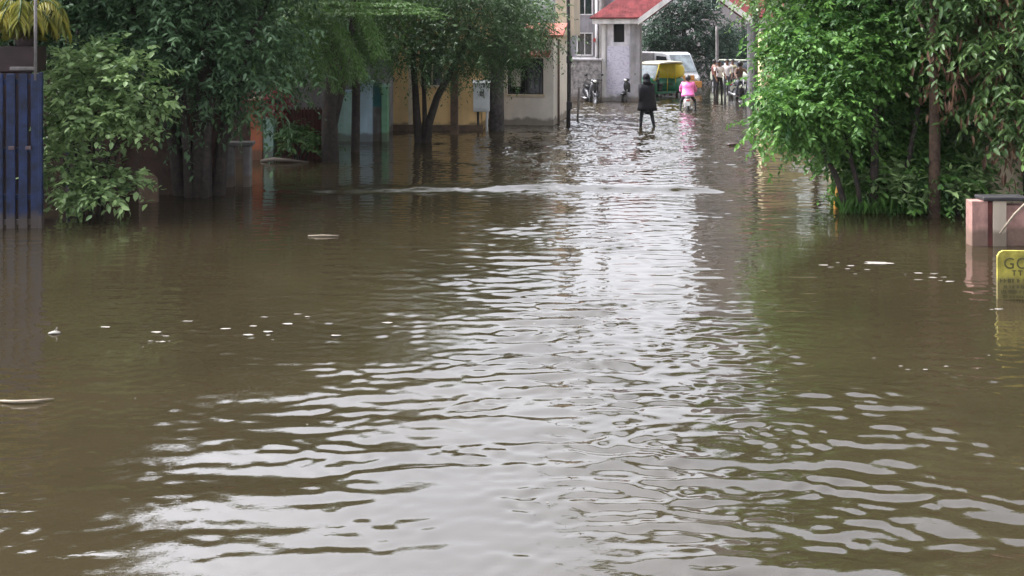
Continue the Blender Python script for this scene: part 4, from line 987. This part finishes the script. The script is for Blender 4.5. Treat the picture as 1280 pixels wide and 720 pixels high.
def coat(mb, J, hem, w=.27, d=.21, flare=0.0):
    """loose raincoat: trunk down to the hem, sleeves, as one mesh"""
    p = Vector(J['pelvis']); c = Vector(J['chest']); n = Vector(J['neck'])
    hx = p.x; secs = [(hem, hx - .01 + flare * .5, 0, d * 1.05 + flare, w * 1.08), (hem + .12, hx, 0, d * 1.02, w * 1.04), (p.z + .02, p.x, 0, d * .92, w * .95), (c.z, c.x, 0, d * .86, w * .9), (c.z + .14, c.x + .01, 0, d * .78, w * .92), (n.z - .06, n.x, 0, .12, .17), (n.z + .0, n.x, 0, .085, .09)]
    mb.loft(secs, None, n=18, p=2.2, axis='z')
    for sd in 'LR':
        a, b_, w_ = (Vector(J[k + sd]) for k in ('sh', 'el', 'wr'))
        mb.tube([a + Vector((0, 0, .01)), a.lerp(b_, .5), b_, b_.lerp(w_, .6), w_], [.10, .095, .085, .075, .07], None, n=10)
# person in black walking away through the flood
o = G(809, 159); o.z = gz(o.y) + .03
J = J_stand(1.72, .2, .04, (.1, .12), .12)
p = person('person in a long black raincoat wading down the flooded street', o, math.radians(118), J, 'black', 'trouser'); p.scale = (.95,) * 3
mb = MB(); coat(mb, J, .64, .285, .23, .03); mb.build('raincoat', 'black', p)
mb = MB(); hd = Vector(J['head']); mb.ball(hd + Vector((-.02, 0, .02)), (.118, .115, .135), None, 14); mb.tube([Vector(J['neck']) + Vector((-.02, 0, -.05)), hd + Vector((-.03, 0, -.03))], [.14, .105], None, n=12); mb.build('hood', 'black', p)
mb = MB(); w_ = Vector(J['wrR']); mb.loft([(w_.z - .42, w_.x, w_.y, .10, .05), (w_.z - .36, w_.x, w_.y, .13, .07), (w_.z - .2, w_.x, w_.y, .12, .055), (w_.z - .1, w_.x, w_.y, .05, .02)], None, n=12, axis='z')
bg = mb.build('shopping_bag', 'black'); bg.matrix_world = Matrix.Translation(o) @ Matrix.Rotation(math.radians(118), 4, 'Z') @ Matrix.Scale(.95, 4); tag(bg, 'black bag hanging from the hand of the wading person in the raincoat', 'bag')

# ================================================================== TWO-WHEELERS
def wheel(parent, x, r=.24, w=.10, z=None, y=0.0):
    z = r if z is None else z
    t = MB(); n = 20; prof = []
    vs = []; fs = []
    for k in range(n):
        a = 6.28319 * k / n
        for q in range(8):
            b_ = 6.28319 * q / 8; rr = (r - w * .5) + w * .5 * math.cos(b_)
            vs.append((x + rr * math.cos(a), y + w * .5 * math.sin(b_), z + rr * math.sin(a)))
    for k in range(n):
        for q in range(8): fs.append((k * 8 + q, k * 8 + (q + 1) % 8, ((k + 1) % n) * 8 + (q + 1) % 8, ((k + 1) % n) * 8 + q))
    wo = MB(); wo.add(vs, fs, None, True); tw = wo.build('wheel', 'tyre', parent)
    rm = MB(); rm.lathe([(.03, -w * .42), (.045, -w * .2), (r - w * .95, -w * .22), (r - w * .72, -w * .35), (r - w * .72, w * .35), (r - w * .95, w * .22), (.045, w * .2), (.03, w * .42)], (x, y, z), None, 16, 'y'); rm.build('rim', 'rim', tw)
    return tw
def scooter(label, loc, rz, body='scootblack', panel=None, group=None, name='scooter', motorcycle=False, boxy=False):
    t = thing(name, label, 'scooter' if not motorcycle else 'motorcycle', loc, rz, group)
    panel = panel or body
    R = .24 if not motorcycle else .29
    wheel(t, .62, R, .10); wheel(t, -.60, R, .11)
    if not motorcycle:
        b_ = MB(); b_.loft([(-.92, 0, .66, .05, .05), (-.82, 0, .62, .13, .11), (-.6, 0, .58, .17, .14), (-.3, 0, .54, .17, .16), (-.12, 0, .46, .12, .14), (.02, 0, .34, .15, .05), (.28, 0, .32, .16, .045), (.36, 0, .38, .16, .08)], None, 16, 2.6); b_.build('body_shell', panel, t)
        b_ = MB(); b_.loft([(.30, 0, .34, .15, .02), (.36, 0, .5, .19, .2), (.44, 0, .68, .18, .26), (.50, 0, .72, .13, .22), (.56, 0, .74, .06, .12)], None, 16, 2.6); b_.build('front_shield', body, t)
        b_ = MB(); b_.loft([(.42, 0, .40, .05, .03), (.55, 0, .5, .08, .04), (.68, 0, .5, .085, .045), (.86, 0, .42, .06, .03)], None, 12); b_.build('mudguard', body, t)
        b_ = MB(); b_.loft([(.34, 0, .97, .10, .03), (.42, 0, 1.0, .15, .07), (.50, 0, .98, .12, .07), (.56, 0, .96, .07, .05)], None, 14); b_.build('handlebar_cowl', body, t)
        s_ = MB(); s_.loft([(-.86, 0, .76, .06, .02), (-.76, 0, .79, .13, .05), (-.4, 0, .80, .15, .055), (-.14, 0, .77, .12, .05), (-.06, 0, .73, .07, .03)], None, 14, 2.4); s_.build('seat', 'blackp', t)
        hl = MB(); hl.ball((.55, 0, .98), (.045, .075, .055), None, 12); hl.build('headlight', 'lampglass', t)
    else:
        b_ = MB(); b_.loft([(-.1, 0, .78, .08, .05), (.05, 0, .84, .14, .09), (.25, 0, .86, .13, .1), (.4, 0, .82, .07, .06)], None, 14); b_.build('fuel_tank', body, t)
        s_ = MB(); s_.loft([(-.78, 0, .82, .07, .03), (-.5, 0, .81, .12, .05), (-.2, 0, .79, .12, .05), (-.05, 0, .79, .08, .04)], None, 14); s_.build('seat', 'blackp', t)
        b_ = MB(); b_.box(c=(.05, 0, .45), d=(.36, .24, .3), bev=.04); b_.tube([(.38, 0, .9), (.1, 0, .62), (-.15, 0, .4), (-.6, 0, .3)], .025); b_.tube([(-.1, .1, .74), (-.55, .1, .66), (-.75, .08, .74)], .018); b_.tube([(-.1, -.1, .74), (-.55, -.1, .66), (-.75, -.08, .74)], .018); b_.build('engine_frame', 'gunmetal', t)
        b_ = MB(); b_.loft([(-.92, 0, .70, .05, .02), (-.75, 0, .74, .09, .03), (-.5, 0, .66, .08, .03)], None, 10); b_.build('mudguard', body, t)
        hl = MB(); hl.lathe([(.02, .36), (.085, .44), (.085, .52), (.07, .54)], (0, 0, .92), None, 14, 'x'); hl.build('headlight', 'lampglass', t)
    fk = MB()
    for sg in (-1, 1): fk.tube([(.62, sg * .07, R), (.42, sg * .07, .95)], .02)
    fk.build('fork', 'rim', t)
    hb = MB(); hb.tube([(.36, -.34, 1.0), (.42, -.15, 1.03), (.44, 0, 1.02), (.42, .15, 1.03), (.36, .34, 1.0)], [.018, .014, .014, .014, .018], None, 8); hb.build('handlebar', 'blackp', t)
    for sg in (-1, 1):
        m_ = MB(); m_.tube([(.40, sg * .24, 1.03), (.42, sg * .30, 1.17)], .007); m_.ball((.42, sg * .33, 1.22), (.014, .065, .042), None, 10); m_.build('mirror', 'blackp', t)
    tl = MB(); tl.ball((-.90, 0, .68), (.03, .10, .035), None, 12); tl.build('tail_lamp', 'redlamp', t)
    pl = MB(); pl.box(c=(-.93, 0, .52), d=(.012, .2, .16), bev=.004); pl.build('number_plate', 'boxwhite', t)
    ex = MB(); ex.tube([(-.05, -.13, .3), (-.45, -.16, .3), (-.85, -.17, .36)], [.025, .045, .05], None, 10); ex.build('exhaust', 'rim', t)
    return t
# pink rider, seen from behind
o = G(860, 137); o.z = gz(o.y) - .04; az = math.radians(80)
sc_ = scooter('pale scooter ridden away by the person in pink', o, az, 'scootgrey', 'scootgrey'); sc_.scale = (.82,) * 3
J = J_ride(.80, (.42, .30, .98), (.02, .30, .12))
for sd, sg in (('L', 1), ('R', -1)): J['kn' + sd] = (.16, sg * .3, .58); J['an' + sd] = (.0, sg * .33, .1); J['toe' + sd] = (.16, sg * .36, .05)
p = person('person in a pink raincoat riding a pale scooter away through the flood', o, az, J, 'pink', 'trouser', headgear='helmet'); p.scale = (.82,) * 3
mb = MB(); coat(mb, J, .80, .27, .2); mb.build('raincoat', 'pink', p)
mb = MB(); hd = Vector(J['head']); mb.ball(hd + Vector((-.01, 0, .03)), (.135, .125, .135), None, 16); mb.build('helmet', 'blackp', p)
# parked scooters
o = G(789, 126); o.z = gz(o.y); scooter('black scooter with a bright headlight parked against the lavender pier', o, math.radians(-122), 'scootblack', 'scootblack')
o = G(746, 127); o.z = gz(o.y); scooter('dark motorcycle parked between the stone wall and the grey pole', o, math.radians(-112), 'scootblack', motorcycle=True, name='motorcycle')
o = G(738, 128); o.z = gz(o.y); scooter('black scooter tucked against the stone wall beside the dark motorcycle', o, math.radians(-75), 'scootblack')
o = G(764, 125); o.z = gz(o.y); scooter('dark scooter parked behind the thick grey pole', o, math.radians(-120), 'scootblack')
# group at the far side
grp = None
o = G(926, 124); o.z = gz(o.y); scooter('dark motorcycle stopped beside the standing group', o, math.radians(-80), 'scootblack', motorcycle=True, name='motorcycle')
J = J_ride(.80, (.38, .30, 1.0), (.05, .22, .30))
p = person('person in a brown shirt sitting on the stopped motorcycle', o, math.radians(-80), J, 'shirtb', 'trousergrey', 'short', headgear='helmet')
mb = MB(); hd = Vector(J['head']); mb.ball(hd + Vector((-.01, 0, .03)), (.135, .125, .135), None, 16); mb.build('helmet', 'blackp', p)
o = G(935, 121); o.z = gz(o.y); scooter('sage green scooter nosed in beside the iron pole', o, math.radians(-60), 'cargreen', 'cargreen')
for px, py, rz, h, top, legs, lab, arms in ((899, 121, -75, 1.68, 'shirtw', 'trouser', 'person in a pale pink shirt and black trousers standing at the front of the group', (.5, .1)),
                                         (909, 119, -110, 1.7, 'shirtw', 'trousergrey', 'person in a pale shirt and grey trousers chatting beside the motorcycle', (.2, .7)),
                                         (893, 115, 10, 1.62, 'shirtr', 'trouser', 'person in a dull red shirt standing behind the pale pink shirt', (0, .4)),
                                         (916, 113, -130, 1.6, 'khaki', 'trouser', 'person in a khaki shirt at the back of the group', (.1, .1))):
    o = G(px, py); o.z = gz(o.y)
    person(lab, o, math.radians(rz), J_stand(h, .05, .0, arms), top, legs, 'short', group='people standing beyond the entrance arch')

# ================================================================== RICKSHAW, TRUCK, CAR
def auto():
    o = G(825, 121); o.z = gz(o.y) + .0
    t = thing('auto_rickshaw', 'yellow and green auto rickshaw with a cream canopy edge', 'auto rickshaw', o, math.radians(-132))
    # x forward, y left
    b_ = MB(); b_.loft([(1.32, 0, .62, .10, .18), (1.26, 0, .64, .24, .34), (1.1, 0, .68, .38, .44), (.92, 0, .62, .48, .40)], None, 18, 2.8); b_.build('front_cowl', 'autogrn', t)
    b_ = MB(); b_.box(c=(.25, 0, .36), d=(1.5, 1.16, .10), bev=.03); b_.build('floor_pan', 'autogrn', t)
    b_ = MB(); b_.loft([(-.30, 0, .62, .62, .28), (-.5, 0, .68, .65, .38), (-.95, 0, .68, .65, .38), (-1.2, 0, .70, .58, .32), (-1.26, 0, .72, .5, .26)], None, 20, 4); b_.build('rear_body', 'autogrn', t)
    b_ = MB(); b_.loft([(-.42, 0, 1.32, .62, .36), (-.9, 0, 1.34, .63, .36), (-1.18, 0, 1.30, .58, .30), (-1.24, 0, 1.28, .5, .24)], None, 20, 4.5); b_.build('rear_canopy', 'autoyel', t)
    b_ = MB(); b_.loft([(.86, 0, 1.66, .52, .03), (.80, 0, 1.70, .58, .05), (.3, 0, 1.74, .63, .06), (-.4, 0, 1.745, .645, .06), (-.9, 0, 1.72, .63, .05), (-1.15, 0, 1.66, .55, .03)], None, 20, 4); b_.build('roof', 'autocream', t)
    f = MB()
    for sg in (-1, 1): f.tube([(1.05, sg * .46, .95), (.84, sg * .52, 1.66)], .025); f.tube([(-.38, sg * .6, .5), (-.38, sg * .6, 1.68)], .025); f.tube([(.25, sg * .57, .42), (.25, sg * .6, 1.7)], .018)
    f.tube([(1.05, -.46, .95), (1.05, .46, .95)], .02); f.build('frame_bars', 'autoyel', t)
    g = MB(); g.add([(1.03, -.44, .98), (1.03, .44, .98), (.85, .5, 1.62), (.85, -.5, 1.62), (1.018, -.44, .975), (1.018, .44, .975), (.838, .5, 1.615), (.838, -.5, 1.615)], [(0, 1, 2, 3), (4, 5, 6, 7), (0, 1, 5, 4), (1, 2, 6, 5), (2, 3, 7, 6), (3, 0, 4, 7)]); g.build('windscreen', 'paleglass', t)
    s_ = MB(); s_.box(c=(-.55, 0, .72), d=(.5, 1.1, .14), bev=.04); s_.box(c=(-.8, 0, 1.05), d=(.12, 1.1, .55), bev=.04); s_.build('passenger_seat', 'rustred', t)
    s_ = MB(); s_.box(c=(.32, 0, .70), d=(.36, .6, .12), bev=.04); s_.box(c=(.3, 0, .52), d=(.3, .5, .24), bev=.02); s_.build('driver_seat', 'blackp', t)
    h = MB(); h.tube([(.9, 0, .6), (.78, 0, 1.02)], .02); h.tube([(.70, -.28, 1.06), (.78, 0, 1.03), (.70, .28, 1.06)], .016); h.build('handlebar', 'gunmetal', t)
    hl = MB(); hl.lathe([(.03, 1.27), (.10, 1.30), (.10, 1.37), (.08, 1.39)], (0, 0, .72), None, 14, 'x'); hl.build('headlight', 'lampglass', t)
    wheel(t, 1.16, .21, .11, .21); wheel(t, -.72, .21, .12, .21, .55); wheel(t, -.72, .21, .12, .21, -.55)
    mg = MB(); mg.loft([(.92, 0, .42, .05, .02), (1.1, 0, .47, .10, .035), (1.3, 0, .44, .09, .03), (1.42, 0, .34, .06, .02)], None, 12); mg.build('mudguard', 'autoyel', t)
    pl = MB(); pl.box(c=(1.345, .0, .50), d=(.012, .3, .1), bev=.003); pl.build('number_plate', 'boxwhite', t)
    J = J_ride(.76, (.76, .26, 1.04), (.62, .17, .5))
    for k in J:
        if k != 'face' and k[:2] not in ('wr', 'an', 'to'): q = J[k]; J[k] = (q[0] + .46, q[1] * .95, q[2] * (1 if k != 'head' else .99))
    person('person in a khaki shirt driving the auto rickshaw', o, math.radians(-132), J, 'khaki', 'trouser', 'short')
auto()
for o_ in bpy.data.objects:
    if o_.name == 'auto_rickshaw' or o_.get('label') == 'person in a khaki shirt driving the auto rickshaw': o_.scale = (.92,) * 3
def truck():
    o = W(834, 118, 48.5); o.z = gz(48)
    t = thing('mini_truck', 'white mini truck with a sloping windscreen and an orange bumper', 'truck', o, math.radians(-58))
    prof = [(-.1, .45), (1.62, .45), (1.66, .95), (1.50, 1.15), (.92, 2.16), (.72, 2.24), (-.1, 2.24)]
    b_ = MB(); b_.prism(prof, 'y', -.82, .82); bo = b_.build('cab', 'vanwhite', t)
    bv = bo.modifiers.new('bevel', 'BEVEL'); bv.width = .06; bv.segments = 3; bv.limit_method = 'ANGLE'
    g = MB(); q = Vector((.58, 0, 1.01)).normalized() * .05   # windscreen slab just proud of the sloping face
    a0, a1 = (1.47, 1.22), (.97, 2.10); nx, nz = .867, .498
    for o_ in (0,):
        vs = []
        for d_ in (.012, .03):
            vs += [(a0[0] + nx * d_, -.74, a0[1] + nz * d_), (a0[0] + nx * d_, .74, a0[1] + nz * d_), (a1[0] + nx * d_, .68, a1[1] + nz * d_), (a1[0] + nx * d_, -.68, a1[1] + nz * d_)]
        g.add(vs, [(0, 1, 2, 3), (4, 5, 6, 7), (0, 1, 5, 4), (1, 2, 6, 5), (2, 3, 7, 6), (3, 0, 4, 7)])
    g.build('windscreen', 'paleglass', t)
    for sg in (-1, 1):
        d = MB(); d.prism([(.1, 1.3), (1.22, 1.3), (.86, 2.02), (.1, 2.06)], 'y', sg * .823, sg * .84); d.build('side_window', 'glass', t)
        m_ = MB(); m_.tube([(1.35, sg * .82, 1.5), (1.45, sg * 1.0, 1.52)], .015); m_.box(c=(1.45, sg * 1.03, 1.55), d=(.05, .12, .26), bev=.02); m_.build('mirror', 'blackp', t)
        hl = MB(); hl.lathe([(.05, 1.66), (.12, 1.67), (.11, 1.72), (.06, 1.735)], (0, sg * .58, .86), None, 14, 'x'); hl.build('headlight', 'lampglass', t)
        wheel(t, .9, .33, .2, .33, sg * .7); wheel(t, -2.1, .33, .2, .33, sg * .7)
    b_ = MB(); b_.box(c=(1.70, 0, .58), d=(.16, 1.7, .34), bev=.05); b_.build('bumper', 'vanorange', t)
    b_ = MB(); b_.box(c=(1.672, 0, .93), d=(.03, .8, .26), bev=.01); b_.build('front_grille', 'vanorange', t)
    b_ = MB(); b_.box(c=(-1.6, 0, 1.42), d=(2.9, 1.84, 1.6), bev=.04); b_.build('cargo_box', 'vangrey', t)
    b_ = MB(); b_.box(c=(-1.3, 0, .5), d=(3.2, .8, .2), bev=.02); b_.build('chassis', 'gunmetal', t)
truck()
bpy.data.objects['mini_truck'].scale = (.88,) * 3
def car():
    o = W(918, 112, 52); o.z = gz(52)
    t = thing('parked_car', 'pale sage car parked behind the standing people', 'car', o, math.radians(-85))
    b_ = MB(); b_.loft([(1.82, 0, .55, .55, .18), (1.72, 0, .6, .74, .28), (1.3, 0, .64, .8, .32), (.2, 0, .66, .83, .34), (-1.3, 0, .68, .82, .36), (-1.75, 0, .68, .74, .34), (-1.84, 0, .68, .6, .26)], None, 22, 4); b_.build('body', 'cargreen', t)
    b_ = MB(); b_.loft([(.95, 0, 1.0, .70, .04), (.35, 0, 1.2, .66, .26), (-.2, 0, 1.24, .66, .29), (-1.1, 0, 1.22, .65, .27), (-1.6, 0, 1.05, .66, .08)], None, 22, 4); b_.build('cabin_glass', 'glass', t)
    b_ = MB(); b_.loft([(.32, 0, 1.495, .54, .02), (.1, 0, 1.52, .60, .03), (-1.0, 0, 1.51, .60, .03), (-1.25, 0, 1.47, .52, .02)], None, 20, 4); b_.build('roof', 'cargreen', t)
    for sg in (-1, 1):
        hl = MB(); hl.ball((1.74, sg * .58, .68), (.07, .16, .08), None, 12); hl.build('headlight', 'lampglass', t)
        wheel(t, 1.15, .29, .18, .29, sg * .72); wheel(t, -1.15, .29, .18, .29, sg * .72)
    b_ = MB(); b_.box(c=(1.80, 0, .4), d=(.08, 1.3, .14), bev=.03); b_.build('bumper', 'blackp', t)
    b_ = MB(); b_.box(c=(1.85, 0, .43), d=(.012, .45, .1), bev=.003); b_.build('number_plate', 'boxwhite', t)
car()

def haze():
    m = bpy.data.materials.new('rain_haze'); m.use_nodes = True; nt = m.node_tree; nt.nodes.remove(nt.nodes['Principled BSDF'])
    v = nt.nodes.new('ShaderNodeVolumePrincipled'); v.inputs['Color'].default_value = (.93, .93, .96, 1); v.inputs['Density'].default_value = .00015
    nt.links.new(v.outputs[0], nt.nodes['Material Output'].inputs['Volume']); M['haze'] = m
    tag(MB().box(c=(0, 130, 11.5), d=(680, 400, 26)).build('haze', 'haze'), 'thin rainy haze hanging over the flooded street', 'haze', None, 'stuff')
haze()
# ================================================================== LIGHT AND CAMERA
SUN_EL, SUN_AZ = math.radians(54), math.radians(-64)        # azimuth clockwise from +Y
w = bpy.data.worlds.new('World'); scene.world = w; w.use_nodes = True
nt = w.node_tree; bg = nt.nodes['Background']; L = nt.links.new
sky = nt.nodes.new('ShaderNodeTexSky'); sky.sky_type = 'NISHITA'; sky.sun_disc = False
sky.sun_elevation = SUN_EL; sky.sun_rotation = SUN_AZ; sky.air_density = 1.2; sky.dust_density = 6; sky.ozone_density = 1
bw = nt.nodes.new('ShaderNodeRGBToBW'); L(sky.outputs[0], bw.inputs[0])
tint = nt.nodes.new('ShaderNodeMix'); tint.data_type = 'RGBA'; tint.blend_type = 'MULTIPLY'; tint.inputs[0].default_value = 1
L(bw.outputs[0], tint.inputs[6]); tint.inputs[7].default_value = (.965, .98, 1.06, 1)
mx = nt.nodes.new('ShaderNodeMix'); mx.data_type = 'RGBA'; mx.inputs[0].default_value = .9      # overcast: nearly colourless
L(sky.outputs[0], mx.inputs[6]); L(tint.outputs[2], mx.inputs[7]); L(mx.outputs[2], bg.inputs['Color'])
bg.inputs['Strength'].default_value = .15
sl = bpy.data.lights.new('sun', 'SUN'); sl.energy = 1.7; sl.angle = math.radians(50); sl.color = (1, .97, .93)
so = link(bpy.data.objects.new('sun', sl))
d = Vector((math.sin(SUN_AZ) * math.cos(SUN_EL), math.cos(SUN_AZ) * math.cos(SUN_EL), math.sin(SUN_EL)))
so.rotation_euler = d.to_track_quat('Z', 'Y').to_euler(); so.location = d * 60
cd = bpy.data.cameras.new('camera'); cam = link(bpy.data.objects.new('camera', cd)); scene.camera = cam
cam.location = (0, 0, H); cam.rotation_euler = (math.pi / 2, 0, 0)
cd.sensor_width = 36; cd.lens = F / 1280 * 36; cd.shift_y = -(360 - HY) / 1280; cd.clip_end = 2000; cd.clip_start = .05
vs = scene.view_settings; vs.view_transform = 'Standard'; vs.look = 'None'; vs.exposure = 2.2; vs.gamma = 1; vs.use_curve_mapping = False
scene.cycles.max_bounces = 8; scene.cycles.transparent_max_bounces = 4
scene.cycles.use_denoising = True
